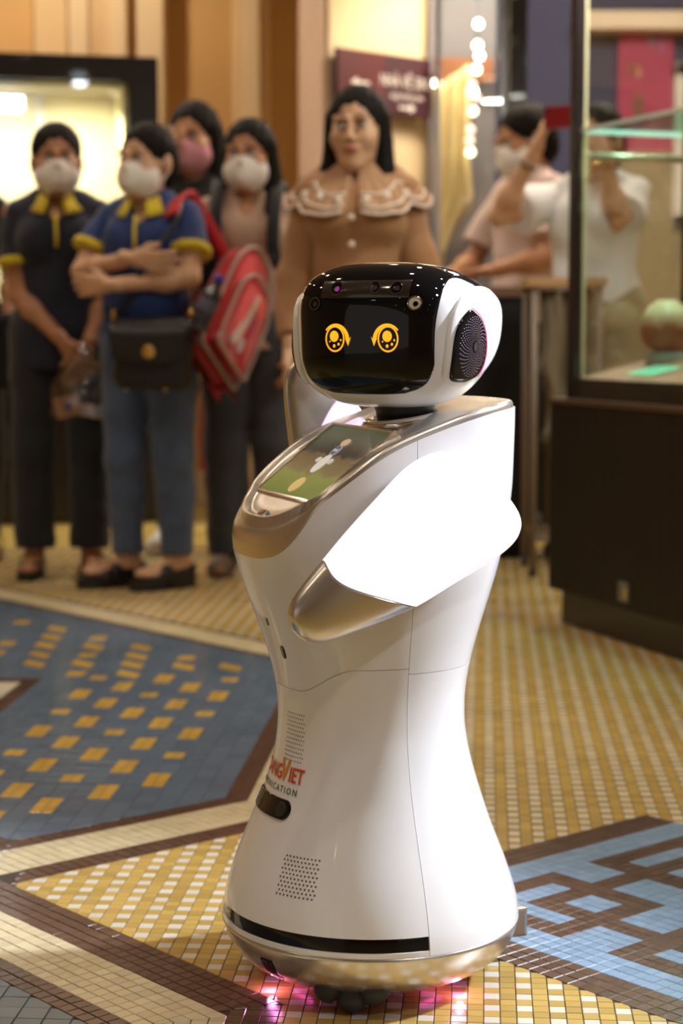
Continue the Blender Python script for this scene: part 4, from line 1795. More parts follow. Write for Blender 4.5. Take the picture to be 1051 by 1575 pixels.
# ------------------------------------------------------------------ glass vitrine on a dark cabinet, right
c0, c1 = fl(864, 957), fl(1051, 1017)
Ld = (c1 - c0).normalized()
vang = math.atan2(Ld.y, Ld.x)
MV = Matrix.Translation((c0.x, c0.y, 0)) @ Matrix.Rotation(vang, 4, 'Z')
vit = thing('vitrine', 'glass vitrine with dark frame on a dark brown cabinet', 'vitrine', (c0.x, c0.y, 0), vang)
VL, VD = 1.55, 0.42
ZB0, ZB1 = at(848, 905, c0.y).z, at(848, 613, c0.y).z
ZR = at(880, 581, c0.y).z
VT = 2.25
box('plinth', (0, 0, 0), (VL, VD - 0.03, ZB0 + 0.01), BLACKW, vit, 0.004)
box('cabinet', (-0.03, -0.03, ZB0), (VL + 0.03, VD, ZB1 - 0.012), BROWNW, vit, 0.006)
box('moulding', (-0.036, -0.036, ZB1 - 0.014), (VL + 0.036, VD + 0.006, ZB1 + 0.002), mat('moulding_brown', (0.085, 0.040, 0.024), 0.35), vit, 0.004)
ex_, ey_ = 0.0, 0.0
box('bottom_rail', (ex_ + 0.01, ey_ + 0.005, ZB1), (VL, ey_ + 0.035, ZR), BLACKW, vit, 0.003)
box('bottom_rail', (ex_ + 0.01, VD - 0.05, ZB1), (VL, VD - 0.02, ZR), BLACKW, vit, 0.003)
box('bottom_rail', (ex_ + 0.01, ey_ + 0.005, ZB1), (ex_ + 0.04, VD - 0.02, ZR), BLACKW, vit, 0.003)
box('case_floor', (0.02, 0.02, ZB1), (VL, VD - 0.03, ZR - 0.012), mat('case_floor_lining', (0.30, 0.36, 0.30), 0.7, noise=0.1, nscale=6), vit)
POSTM = mat('vitrine_post', (0.030, 0.022, 0.024), 0.25, metal=0.4)
POST_LIT = mat('vitrine_post_lit', (0.62, 0.55, 0.36), 0.4)  # pale colour stands in for light on the post's inner edge
for (x, y) in ((0.008, 0.003), (0.008, VD - 0.045), (VL - 0.04, 0.003), (VL - 0.04, VD - 0.045)):
    p_ = box('post', (x, y, ZB1), (x + 0.036, y + 0.036, VT), POSTM, vit, 0.004)
    if x < 0.1 and y < 0.1:
        box('inner_edge', (x + 0.036, y + 0.027, ZR), (x + 0.041, y + 0.036, VT - 0.05), POST_LIT, p_, 0.002)
box('top', (0.0, 0.0, VT - 0.06), (VL, VD, VT), BLACKW, vit, 0.004)
box('pane', (0.045, 0.012, ZR), (VL - 0.04, 0.018, VT - 0.06), GLASS, vit)
box('pane', (0.045, VD - 0.03, ZR), (VL - 0.04, VD - 0.024, VT - 0.06), GLASS, vit)
box('pane', (0.018, 0.04, ZR), (0.024, VD - 0.04, VT - 0.06), GLASS, vit)
zs = at(890, 200, c0.y).z
zb = at(890, 241, c0.y).z
sh_ = box('glass_shelf', (0.03, 0.03, zs - 0.010), (VL - 0.05, VD - 0.06, zs), glass('shelf_glass', (0.62, 0.86, 0.80), 0.10), vit)
EDGE = mat('shelf_edge', (0.90, 0.97, 0.95), 0.1, coat=0.5)  # near-white base colour imitates the bright highlight on the glass
box('shelf_edge', (0.026, 0.03, zs - 0.012), (0.034, VD - 0.06, zs + 0.002), EDGE, sh_)
box('shelf_edge', (0.03, 0.024, zs - 0.011), (VL - 0.05, 0.030, zs + 0.001), EDGE, sh_)
tube('shelf_bar', [(0.04, 0.035, zb), (0.04, VD - 0.045, zb)], 0.011, mat('bar_champagne', (0.60, 0.54, 0.40), 0.3, metal=0.7), vit, 12)
box('type_plate', (0.40, -0.034, ZB0 + 0.02), (0.455, -0.03, ZB0 + 0.075), mat('plate_grey', (0.16, 0.15, 0.13), 0.5), vit, 0.001)
box('type_mark', (0.435, -0.0355, ZB0 + 0.03), (0.447, -0.034, ZB0 + 0.06), mat('plate_yellow', (0.55, 0.42, 0.05), 0.5), vit)
for (x_, e_) in ((0.30, 5), (0.85, 5)):
    Lw = MV @ Vector((x_, 0.2, VT - 0.08))
    lamp('vitrine_lamp', 'AREA', Lw, e_ * 3.2, (1.0, 0.96, 0.84), 0.25, (Lw.x, Lw.y, 0.5), size_y=0.08)


def in_vit(name, label, cat, x, y, z=ZR - 0.012, rz=0):
    p = MV @ Vector((x, y, z))
    return thing(name, label, cat, p, vang + rz)


bd = in_vit('display_board', 'sloping brown display board on the floor of the vitrine', 'board', 0.30, 0.10, ZR + 0.004)
box('panel', (-0.26, -0.07, 0), (0.50, 0.22, 0.012), mat('board_brown', (0.33, 0.17, 0.10), 0.6, noise=0.15, nscale=14), bd, 0.002,
    Matrix.Rotation(R(13), 4, 'X'))
card = box('label_card', (-0.075, -0.050, 0), (0.075, 0.050, 0.0025), mat('card_mint', (0.25, 0.80, 0.55), 0.7, noise=0.05, nscale=40), None)
cpt = min((MV.inverted() @ at(1006, 571, 4.5 + 0.004 * k_) for k_ in range(240)),
          key=lambda p: abs(p.z - (ZR + 0.0170 + (p.y - 0.10) * math.tan(R(13)))))
card.matrix_world = MV @ Matrix.Translation((cpt.x, cpt.y, ZR + 0.0170 + (cpt.y - 0.10) * math.tan(R(13)))) @ Matrix.Rotation(R(13), 4, 'X')

tag(card, 'mint green paper label card lying on the brown display board', 'card')
for q in range(5):
    bl_ = box('print_line', (-0.05, 0.026 - q * 0.013, 0.0026), (0.05 - 0.012 * (q % 3), 0.030 - q * 0.013, 0.0030), mat('card_ink', (0.08, 0.32, 0.20), 0.7), card)
# globe shaped pot on a small stand
pp = at(1026, 500, 5.32)
pl = MV.inverted() @ pp
pot = in_vit('clay_pot', 'round reddish brown clay pot with pale top inside the vitrine', 'pot', pl.x, pl.y)
pot.scale = (1.06,) * 3
lathe('stand', [(0.055, 0.03), (0.055, 0.06), (0.05, 0.085)], mat('stand_grey_green', (0.22, 0.25, 0.20), 0.7), pot, 24)


def pot_mat():
    m = bpy.data.materials.new('clay_glaze')
    m.use_nodes = True
    nt = m.node_tree
    b = nt.nodes['Principled BSDF']
    b.inputs['Roughness'].default_value = 0.4
    tc = nt.nodes.new('ShaderNodeTexCoord')
    sx = nt.nodes.new('ShaderNodeSeparateXYZ')
    nt.links.new(tc.outputs['Generated'], sx.inputs[0])
    n = nt.nodes.new('ShaderNodeTexNoise')
    n.inputs['Scale'].default_value = 5
    nt.links.new(tc.outputs['Generated'], n.inputs['Vector'])
    ad = nt.nodes.new('ShaderNodeMath')
    ad.operation = 'MULTIPLY_ADD'
    ad.inputs[1].default_value = 0.35
    nt.links.new(n.outputs['Fac'], ad.inputs[0])
    nt.links.new(sx.outputs['Z'], ad.inputs[2])
    rp = nt.nodes.new('ShaderNodeValToRGB')
    rp.color_ramp.elements[0].position = 0.62
    rp.color_ramp.elements[0].color = (0.26, 0.075, 0.03, 1)
    rp.color_ramp.elements[1].position = 0.95
    rp.color_ramp.elements[1].color = (0.60, 0.48, 0.28, 1)
    nt.links.new(ad.outputs[0], rp.inputs['Fac'])
    nt.links.new(rp.outputs['Color'], b.inputs['Base Color'])
    return m


lathe('vessel', [(0.03, 0.085), (0.05, 0.092), (0.066, 0.115), (0.071, 0.145), (0.066, 0.178), (0.05, 0.205), (0.03, 0.217), (0.026, 0.221), (0.020, 0.215)],
      pot_mat(), pot, 36)

# ------------------------------------------------------------------ black counter, stand with cloth, things behind the vitrine
BLACKC = mat('black_cloth', (0.007, 0.007, 0.010), 0.9, bump=0.3, bscale=120)
cn = thing('counter', 'black cloth covered counter with a brown top behind the robot', 'counter', (at(742, 860, 6.9).x, 6.9, 0))
hw2 = at(815, 860, 6.9).x - at(742, 860, 6.9).x
zc = at(742, 455, 6.9).z
rows_ = []
for j in range(9):
    row = []
    per = [(-hw2 * 1.6, 0.45), (-hw2 * 1.6, 0.0), (hw2, 0.0), (hw2, 0.45)]
    for s_ in range(3):
        a, b = per[s_], per[s_ + 1]
        for i in range(20):
            t = i / 20
            f_ = 0.010 * math.sin((s_ * 20 + i) * 1.1) * (j / 8)
            nx_ = (-1, 0, 1)[s_]
            ny_ = (0, -1, 0)[s_]
            row.append((a[0] + (b[0] - a[0]) * t + nx_ * f_, a[1] + (b[1] - a[1]) * t + ny_ * f_, zc - 0.005 - (zc - 0.012) * j / 8))
    rows_.append(row)
grid_obj('cloth_skirt', rows_, BLACKC, cn, flip=True, solid=0.004)
box('counter_top', (-hw2 * 1.62, -0.015, zc - 0.005), (hw2 * 1.02, 0.46, zc + 0.035), mat('counter_brown', (0.16, 0.085, 0.055), 0.5, noise=0.2, nscale=9), cn, 0.005)

sp = fl(819, 888)
std = thing('display_stand', 'narrow tan topped stand with draped cloth next to the vitrine', 'stand', (sp.x, sp.y, 0))
zt2 = at(830, 432, sp.y).z
LEGM = mat('stand_leg_grey', (0.20, 0.155, 0.12), 0.5)
for (x, y) in ((0.0, 0.0), (0.22, 0.0), (0.0, 0.30), (0.22, 0.30)):
    tube('leg', [(x, y, 0.045), (x, y, zt2 - 0.02)], 0.012, LEGM, std, 10)
    lathe('caster', [(0.006, -0.010), (0.024, -0.010), (0.024, 0.010), (0.006, 0.010)], BLACKM, std, 16, Matrix.Translation((x, y, 0.024)) @ Matrix.Rotation(H, 4, 'Y'))
box('stand_top', (-0.025, -0.025, zt2 - 0.02), (0.245, 0.325, zt2 + 0.012), mat('stand_top_tan', (0.40, 0.24, 0.11), 0.5, noise=0.15, nscale=12), std, 0.004)
for z in (at(830, 827, sp.y).z,):
    box('crossbar', (0, -0.008, z - 0.015), (0.22, 0.008, z + 0.015), LEGM, std, 0.002)
    box('crossbar', (0, 0.292, z - 0.015), (0.22, 0.308, z + 0.015), LEGM, std, 0.002)
rows_ = []
for j in range(15):
    z = zt2 - 0.03 - (zt2 - 0.50) * j / 14
    row = []
    for i in range(25):
        t = i / 24
        left = 0.018 + 0.05 * abs(math.sin(j * 0.45)) * (j / 14)
        row.append((left + (0.205 - left) * t, 0.03 + 0.02 * math.sin(t * 14 + j * 0.25) + 0.01 * math.sin(t * 31), z))
    rows_.append(row)
grid_obj('draped_cloth', rows_, mat('drape_tan_green', (0.17, 0.135, 0.085), 0.9, noise=0.45, nscale=9, bump=0.2), std, solid=0.005)

# far things seen through the vitrine
bx0, bx1 = wall_x(946, 10.3), wall_x(1030, 10.3)
ban = thing('banner', 'deep pink banner with small pictures hung on the blue wall', 'banner', ((bx0 + bx1) / 2, 10.38, at(990, 235, 10.3).z))
bw2 = (bx1 - bx0) / 2
bh_ = at(990, 38, 10.3).z - at(990, 235, 10.3).z
box('sheet', (-bw2, -0.02, 0), (bw2, 0.0, bh_), mat('banner_pink', (0.42, 0.055, 0.13), 0.7, noise=0.2, nscale=3), ban)
for (u_, v_, w_, h_, c_) in ((0.2, 0.62, 0.10, 0.10, (0.25, 0.12, 0.05)), (0.3, 0.25, 0.16, 0.22, (0.22, 0.10, 0.06)), (0.55, 0.85, 0.10, 0.14, (0.25, 0.2, 0.3)),
                             (0.75, 0.80, 0.06, 0.12, (0.30, 0.18, 0.35)), (0.35, 0.60, 0.05, 0.08, (0.6, 0.4, 0.2))):
    box('picture', (-bw2 + u_ * 2 * bw2, -0.024, v_ * bh_), (-bw2 + (u_ + w_) * 2 * bw2, -0.02, (v_ + h_) * bh_),
        mat('banner_print_%d' % int(u_ * 100), c_, 0.7), ban)
struct(box('trim_21', (wall_x(884, 10.2), 10.2, at(960, 44, 10.2).z), (wall_x(1200, 10.2), 10.4, at(960, 16, 10.2).z), mat('beam_warm_white', (0.85, 0.68, 0.52), 0.6), bevel=0.01))
struct(box('trim_22', (wall_x(884, 10.3), 10.3, 0), (wall_x(1300, 10.3), 10.41, at(960, 232, 10.3).z), mat('dado_olive', (0.34, 0.28, 0.17), 0.7, noise=0.1, nscale=3)))
wn1 = struct(box('window_1', (wall_x(1056, 10.2), 10.34, at(1050, 330, 10.2).z), (wall_x(1110, 10.2), 10.36, at(1050, 112, 10.2).z), mat('window_dusk', (0.05, 0.06, 0.12), 0.1)))
x0_, x1_, z0_, z1_ = wall_x(1034, 10.2), wall_x(1130, 10.2), at(1050, 350, 10.2).z, at(1050, 92, 10.2).z
for (a, b) in (((x0_, z0_), (x0_ + 0.09, z1_)), ((x1_ - 0.09, z0_), (x1_, z1_)), ((x0_, z1_ - 0.08), (x1_, z1_)), ((x0_, z0_), (x1_, z0_ + 0.08))):
    box('window_frame', (a[0], 10.27, a[1]), (b[0], 10.37, b[1]), WHITEP, wn1, 0.01)
lamp('far_room_fill', 'POINT', (1.6, 8.2, 3.1), 150, (1.0, 0.86, 0.72), 0.15)  # added fill for what shows through the vitrine, without a fitting

# ------------------------------------------------------------------ people
def skin(name, c):
    return mat(name, c, 0.5, noise=0.05, nscale=25, bump=0.05, bscale=300, sss=0.08)


SKIN_A = skin('skin_tan', (0.50, 0.255, 0.135))
SKIN_B = skin('skin_fair', (0.58, 0.34, 0.21))
SKIN_C = skin('skin_warm', (0.42, 0.20, 0.105))
HAIRM = mat('hair_black', (0.009, 0.007, 0.006), 0.70, spec=0.15, noise=0.2, nscale=40, bump=0.5, wave=14)
MASKW = mat('mask_white', (0.78, 0.74, 0.72), 0.85, bump=0.1, bscale=400)
MASKP = mat('mask_pink', (0.62, 0.27, 0.34), 0.85, bump=0.1, bscale=400)
EYEW = mat('eye_white', (0.75, 0.70, 0.66), 0.25)
EYED = mat('eye_dark', (0.015, 0.010, 0.008), 0.15)
LIPM = mat('lip_rose', (0.42, 0.10, 0.085), 0.4)


def fabric(name, c, noise=0.08):
    return mat(name, c, 0.85, noise=noise, nscale=14, bump=0.25, bscale=350, sheen=0.15)


def head_fields(hair, mask, male=False, hairlen=0.2):
    """fields in head coordinates: face towards -y, centre at eye height"""
    f = Field((-0.11, -0.14, -0.20), (0.11, 0.13, 0.14), 0.0042)
    f.ell((0, 0.014, 0.032), (0.074, 0.092, 0.084), 0.0)
    f.ell((0, -0.022, -0.045), (0.058, 0.064, 0.072), 0.04)
    f.ell((0, -0.060, -0.098), (0.024, 0.024, 0.020), 0.03)
    for s in (-1, 1):
        f.ell((s * 0.036, -0.055, -0.030), (0.028, 0.028, 0.028), 0.02)
        f.ell((s * 0.030, -0.086, 0.024), (0.024, 0.012, 0.008), 0.012)
        f.ell((s * 0.031, -0.100, 0.005), (0.016, 0.014, 0.009), 0.010, 'sub')
        f.ell((s * 0.076, 0.012, -0.008), (0.009, 0.018, 0.030), 0.006)
        f.ell((s * 0.011, -0.097, -0.034), (0.008, 0.009, 0.007), 0.006)
    f.cap((0, -0.088, 0.010), (0, -0.107, -0.030), 0.008, 0.010, 0.010)
    f.ell((0, -0.084, -0.059), (0.024, 0.012, 0.007), 0.008)
    f.ell((0, -0.082, -0.069), (0.020, 0.012, 0.007), 0.008)
    f.cap((0, 0.016, -0.06), (0, 0.030, -0.19), 0.050 if male else 0.045, 0.052 if male else 0.046, 0.03)
    h = Field((-0.16, -0.16, -0.24 - hairlen), (0.16, 0.17, 0.16), 0.006)
    h.ell((0, 0.020, 0.036), (0.082, 0.098, 0.090), 0.0)
    h.ell((0, 0.055, -0.01), (0.076, 0.064, 0.085), 0.02)
    if hair == 'tied':
        h.ell((0, 0.118, 0.0), (0.034, 0.032, 0.036), 0.01)
    elif hair == 'bob':
        for s in (-1, 1):
            h.ell((s * 0.066, 0.020, -0.02), (0.026, 0.060, 0.065), 0.02)
        h.ell((0.0, 0.075, -0.05), (0.070, 0.045, 0.070), 0.03)
    elif hair == 'long':
        for s in (-1, 1):
            h.cap((s * 0.070, 0.004, 0.030), (s * 0.078, 0.004, -0.11), 0.022, 0.025, 0.02)
            h.cap((s * 0.078, 0.004, -0.11), (s * 0.082, -0.040, -0.13 - hairlen * 0.6), 0.025, 0.024, 0.02)
        h.ell((0, 0.080, -0.10), (0.092, 0.040, 0.13 + hairlen * 0.3), 0.03)
    elif hair == 'short':
        h.ell((0, 0.06, -0.02), (0.072, 0.050, 0.07), 0.02)
    # opening for the face
    h.ell((0.012 if hair == 'bob' else 0.0, -0.105, -0.022), (0.066, 0.085, 0.086 if hair != 'short' else 0.080), 0.012, 'sub')
    if hair in ('tied', 'short'):
        h.ell((0, -0.05, -0.10), (0.12, 0.085, 0.075), 0.01, 'sub')
        for s in (-1, 1):
            h.ell((s * 0.085, 0.010, -0.020), (0.022, 0.026, 0.045), 0.008, 'sub')
    h.add(lambda X, Y, Z: 0.0016 * np.sin(np.arctan2(X, Y + 0.02 + 0 * Z) * 46 + Z * 22) + 0.0010 * np.sin(X * 230 + Y * 90))
    m = None
    if mask:
        m = Field((-0.10, -0.15, -0.14), (0.10, 0.06, 0.03), 0.0042)
        m.ell((0, -0.030, -0.052), (0.066, 0.072, 0.068), 0.0)
        m.cap((0, -0.101, -0.022), (0, -0.094, -0.072), 0.013, 0.018, 0.03)
        m.ell((0, -0.045, -0.050), (0.070, 0.050, 0.056), 0.02)
        m.plane((0, -0.020, 0), (0, 1, 0.12))
        m.plane((0, -0.106, 0.002), (0, -0.12, 1))
        m.plane((0, -0.06, -0.112), (0, -0.25, -1))
    return f, h, m


def hand_field(w, fd, pn, side, curl=0.35, sc=1.0):
    """palm and five fingers growing from the wrist w; fd finger direction, pn palm normal, side = thumb side (+1/-1)"""
    w, fd, pn = Vector(w), Vector(fd).normalized(), Vector(pn)
    pn = (pn - fd * pn.dot(fd)).normalized()
    sd = fd.cross(pn).normalized() * side
    f = Field(w - Vector((0.20, 0.20, 0.20)) * sc, w + Vector((0.20, 0.20, 0.20)) * sc, 0.0036)
    f.cap(w - fd * 0.03 * sc, w + fd * 0.012 * sc, 0.024 * sc, 0.022 * sc, 0.0)
    L = [0.068, 0.078, 0.072, 0.056]
    for i in range(4):
        o = (1.5 - i)
        k0 = w + (fd * 0.015 + sd * (o * 0.010)) * sc
        k1 = w + (fd * (0.085 - 0.004 * abs(o - 0.5)) + sd * (o * 0.0185)) * sc
        f.cap(k0, k1, 0.0135 * sc, 0.0105 * sc, 0.012)
    for i in range(4):
        o = (1.5 - i)
        p = w + (fd * (0.085 - 0.004 * abs(o - 0.5)) + sd * (o * 0.0185)) * sc
        a = curl * 0.6
        for j in range(3):
            d = fd * math.cos(a) + pn * math.sin(a) + sd * (o * 0.05)
            q = p + d * (L[i] * (0.44, 0.32, 0.24)[j] * sc)
            f.cap(p, q, (0.0090 - 0.0008 * j) * sc, (0.0084 - 0.0010 * j) * sc, 0.0035)
            p = q
            a += curl
    p = w + (fd * 0.022 + sd * 0.020) * sc
    q = p + (fd * 0.030 + sd * 0.026 + pn * 0.010) * sc
    f.cap(p, q, 0.0130 * sc, 0.0105 * sc, 0.010)
    r = q + (fd * 0.030 + sd * 0.006 + pn * (0.008 + 0.02 * curl)) * sc
    f.cap(q, r, 0.0100 * sc, 0.0080 * sc, 0.004)
    return f


SH = 0.150
SHZ = 1.288


def torso(f, e, k=0.035, male=False, wid=1.0, zmin=0.0):
    f.ell((0, 0.004, 1.19), (0.148 * wid + e, 0.100 + e, 0.16 + e), k)
    f.cap((-0.108 * wid, 0.012, 1.290), (0.108 * wid, 0.012, 1.290), 0.046 + e, None, k)
    f.cap((-0.045, 0.018, 1.325), (0.045, 0.018, 1.325), 0.038 + e, None, k)
    if not male:
        for s in (-1, 1):
            f.ell((s * 0.064, -0.062, 1.195), (0.062 + e, 0.052 + e, 0.060 + e), k)
    f.ell((0, 0.004, 1.03), ((0.132 if male else 0.124) * wid + e, 0.092 + e, 0.16 + e), k)
    f.ell((0, 0.012, 0.885), (0.160 * wid + e, 0.112 + e, 0.125 + e), k)


def legs(f, e, k=0.02, stance=0.085, flare=0.0):
    for s in (-1, 1):
        f.cap((s * 0.082, 0.006, 0.84), (s * stance, -0.012, 0.46), 0.084 + e, 0.056 + e, k)
        f.cap((s * stance, -0.012, 0.46), (s * stance, 0.018, 0.07), 0.055 + e, 0.036 + e + flare, k)
        f.ell((s * stance, 0.022, 0.34), (0.050 + e, 0.052 + e, 0.11), k)


def person(label, loc, rz, H_, hair='long', mask=None, skin_m=SKIN_A, head_yaw=0.0, head_pitch=0.0, top=None, top_e=0.016, hem=0.78,
           sleeve=0.55, sleeve_r=0.060, trousers=None, trouser_e=0.010, stance=0.085, arms=None, male=False, shoes=None, hairlen=0.2,
           collar=None, cuff=None, neck='polo', cropped=0.075, group=None, folds=0.0055, shoe_m=None, seed=1, flare=0.0, belly=0.0, hands=True, foot_yaw=0.0):
    sc = H_ / 1.60
    t = thing('person', label, 'person', (loc[0], loc[1], 0), rz, group, sc)
    MH = Matrix.Translation((0, -0.012, 1.474)) @ Matrix.Scale(1.10, 4) @ Matrix.Rotation(head_yaw, 4, 'Z') @ Matrix.Rotation(head_pitch, 4, 'X')
    hf, hh, hm = head_fields(hair, mask, male, hairlen)

    def trf(fl_):
        V, F = fl_.mesh()
        A = np.array(MH)
        return V @ A[:3, :3].T + A[:3, 3], F
    parts = [trf(hf)]

    def skin_y(x, z, out=0.001):
        i, j = int(round((x - hf.lo[0]) / hf.h)), int(round((z - hf.lo[2]) / hf.h))
        col = hf.f[i, :, j]
        k0 = int(np.argmax(col < 0))
        a, b_ = col[k0 - 1], col[k0]
        return float(hf.lo[1] + hf.h * (k0 - 1 + a / (a - b_))) - out

    def on_face(pts):
        return [(x, skin_y(x, z, 0.0012), z) for (x, z) in pts]
    b = Field((-0.48, -0.42, 0.0), (0.48, 0.26, 1.46), 0.0085)
    torso(b, 0.0, male=male)
    b.cap((0, 0.020, 1.30), (0, 0.006, 1.43), 0.052, 0.047, 0.03)
    legs(b, 0.0, stance=stance)
    for s in (-1, 1):
        fq = Matrix.Rotation(foot_yaw, 3, 'Z')
        hl = Vector((s * stance, 0.018, 0.045)) + fq @ Vector((0, 0.02, 0))
        to = Vector((s * stance, 0.018, 0.026)) + fq @ Vector((s * 0.012, -0.140, 0))
        lift = 0.034 if shoes == 'platform' else 0.012
        b.cap(hl + Vector((0, 0, lift)), to + Vector((0, 0, lift)), 0.030, 0.020, 0.02)
        b.ell(to + fq @ Vector((0, 0.012, 0)) + Vector((0, 0, lift - 0.002)), (0.038, 0.050, 0.016), 0.015, rot=(0, 0, foot_yaw))
    for s, (el, wr, fd, pn, curl) in arms.items():
        sh = (s * SH, 0.012, SHZ)
        b.cap(sh, el, 0.046, 0.037, 0.02)
        b.cap(el, wr, 0.038, 0.024, 0.01)
        m_ = [el[i] + (wr[i] - el[i]) * 0.3 for i in range(3)]
        b.ell(m_, (0.040, 0.040, 0.040), 0.03)
        if hands:
            th = -s
            parts.append(hand_field(wr, fd, pn, th, curl))
    b.plane((0, 0, 0.004), (0, 0, -1))
    parts.append(b)
    sdf_obj('body', parts, skin_m, t)
    o = sdf_obj('hair', [hh], HAIRM, t)
    o.matrix_local = MH
    if hm:
        mo_ = sdf_obj('face_mask', [hm], mask, t)
        mo_.matrix_local = MH
        for s in (-1, 1):
            for za, zb_ in ((-0.014, 0.012), (-0.084, -0.030)):
                V, F = tube_data([(s * 0.058, -0.030, za), (s * 0.072, -0.008, (za + zb_) / 2), (s * 0.080, 0.012, zb_)], 0.0022, 6)
                mesh_obj('ear_loop', V, F, mask, mo_)
    # eyes, brows, lips
    for s in (-1, 1):
        V, F = [], []
        e_ = lathe('eye', [(0.0005, -0.012), (0.006, -0.0104), (0.0104, -0.006), (0.012, 0), (0.0104, 0.006), (0.006, 0.0104), (0.0005, 0.012)], EYEW, t, 14)
        e_.matrix_local = MH @ Matrix.Translation((s * 0.031, -0.0795, 0.004)) @ Matrix.Diagonal((1.15, 1, 0.62, 1))
        ir = lathe('iris', [(0.0003, 0), (0.0056, 0), (0.0056, 0.0012), (0.0003, 0.0016)], EYED, e_, 14)
        ir.matrix_local = Matrix.Translation((0, -0.0116, 0)) @ Matrix.Rotation(R(90), 4, 'X')
        V, F = tube_data(on_face([(s * 0.013, 0.0285), (s * 0.022, 0.0315), (s * 0.032, 0.0330), (s * 0.041, 0.0310), (s * 0.048, 0.0265)]), [0.0020, 0.0026, 0.0026, 0.0020, 0.0010], 8)
        eb_ = mesh_obj('eyebrow', V, F, HAIRM, t)
        eb_.matrix_local = MH
        V, F = tube_data([(s * 0.0185, -0.0850, 0.005), (s * 0.025, -0.0905, 0.0105), (s * 0.031, -0.0920, 0.0118), (s * 0.038, -0.0900, 0.0105), (s * 0.0445, -0.0835, 0.0055)], [0.0008, 0.0014, 0.0016, 0.0014, 0.0010], 6)
        ev_ = mesh_obj('eyelashes', V, F, HAIRM, t)
        ev_.matrix_local = MH
    if not mask:
        V, F = tube_data([(-0.025, -0.0855, -0.0635), (-0.010, -0.0955, -0.0590), (0, -0.0950, -0.0605), (0.010, -0.0955, -0.0590), (0.025, -0.0855, -0.0635)],
                         [0.001, 0.0042, 0.0038, 0.0042, 0.001], 8)
        V2, F2 = tube_data([(-0.024, -0.0850, -0.0640), (0, -0.0940, -0.0695), (0.024, -0.0850, -0.0640)], [0.001, 0.0056, 0.001], 8)
        lp_ = mesh_obj('lips', V + V2, F + [tuple(i + len(V) for i in q) for q in F2], LIPM, t)
        lp_.matrix_local = MH
    # top
    g_ = Field((-0.30, -0.28, hem - 0.03), (0.30, 0.24, 1.44), 0.0085)
    torso(g_, top_e, male=male)
    g_.ell((0, 0.010, 0.80), (0.164 + top_e, 0.114 + top_e, 0.22), 0.03)
    if belly:
        g_.ell((0, -0.05, 1.0), (0.13 + belly, 0.09 + belly, 0.16), 0.05)
    g_.folds(folds, seed)
    g_.plane((0, 0, hem), (0, 0, -1))
    g_.ell((0, 0.002, 1.425), (0.062, 0.062, 0.070), 0.006, 'sub')
    if neck == 'polo':
        g_.ell((0, -0.075, 1.345), (0.034, 0.075, 0.085), 0.01, 'sub')
    elif neck == 'round':
        g_.ell((0, -0.06, 1.385), (0.060, 0.070, 0.060), 0.01, 'sub')
    tparts = [g_]
    cuffs = []
    for s, (el, wr, fd, pn, curl) in arms.items():
        sh, el_, wr_ = Vector((s * SH, 0.012, SHZ)), Vector(el), Vector(wr)
        lo = Vector((min(sh.x, el_.x, wr_.x), min(sh.y, el_.y, wr_.y), min(sh.z, el_.z, wr_.z))) - Vector((0.13,) * 3)
        hi = Vector((max(sh.x, el_.x, wr_.x), max(sh.y, el_.y, wr_.y), max(sh.z, el_.z, wr_.z))) + Vector((0.13,) * 3)
        sf = Field(lo, hi, 0.0085)
        d = (el_ - sh).normalized()
        if sleeve <= 1.0:
            end = sh.lerp(el_, sleeve)
            sf.cap(sh + Vector((-s * 0.014, 0, -0.002)), end + d * 0.05, 0.058, sleeve_r * 1.04, 0.0)
            sf.folds(folds * 0.8, seed + 3)
            sf.plane(end, d)
            ax, cr = d, sleeve_r * 1.02
        else:
            end = el_.lerp(wr_, sleeve - 1.0)
            d2 = (wr_ - el_).normalized()
            sf.cap(sh + Vector((-s * 0.014, 0, -0.002)), el_, 0.058, sleeve_r, 0.0)
            sf.cap(el_, end + d2 * 0.04, sleeve_r, sleeve_r * 0.70, 0.02)
            sf.folds(folds, seed + 3)
            sf.plane(end, d2)
            ax, cr = d2, sleeve_r * 0.72
        tparts.append(sf)
        if cuff:
            cf = Field(end - Vector((0.12,) * 3), end + Vector((0.12,) * 3), 0.006)
            cf.cap(end - ax * 0.10, end + ax * 0.08, cr + 0.004, None, 0.0)
            cf.plane(end + ax * 0.004, ax)
            cf.plane(end - ax * 0.022, -ax)
            cuffs.append(cf)
    tp = sdf_obj('top', tparts, top, t)
    for cf in cuffs:
        sdf_obj('cuff', [cf], cuff, tp)
    if collar == 'polo':
        rws = []
        for (ri, dz) in ((0.056, -0.022), (0.061, 0.012), (0.066, 0.012), (0.082, -0.016), (0.104, -0.046)):
            row = []
            for i in range(41):
                a = R(20 + 320 * i / 40)
                fr = max(0.0, math.cos(a)) ** 1.5
                bk = max(0.0, -math.cos(a))
                row.append((ri * 1.05 * math.sin(a), 0.012 - ri * 1.08 * math.cos(a) - 0.028 * fr, 1.358 + dz - 0.036 * fr + 0.016 * bk))
            rws.append(row)
        grid_obj('collar', rws, cuff, tp, solid=0.004)
        pl_ = [(0.002, -0.106, 1.285), (0.004, -0.122, 1.245), (0.006, -0.130, 1.205), (0.006, -0.131, 1.165)]
        grid_obj('placket', [[(x - 0.006, y - 0.006, z) for (x, y, z) in pl_], [(x + 0.006, y - 0.006, z) for (x, y, z) in pl_]], cuff, tp, solid=0.004, flip=True)
    # trousers
    lg = Field((-0.30, -0.24, 0.0), (0.30, 0.24, 1.02), 0.0085)
    lg.ell((0, 0.012, 0.885), (0.160 + trouser_e, 0.112 + trouser_e, 0.125 + trouser_e), 0.0)
    legs(lg, trouser_e, 0.03, stance, flare)
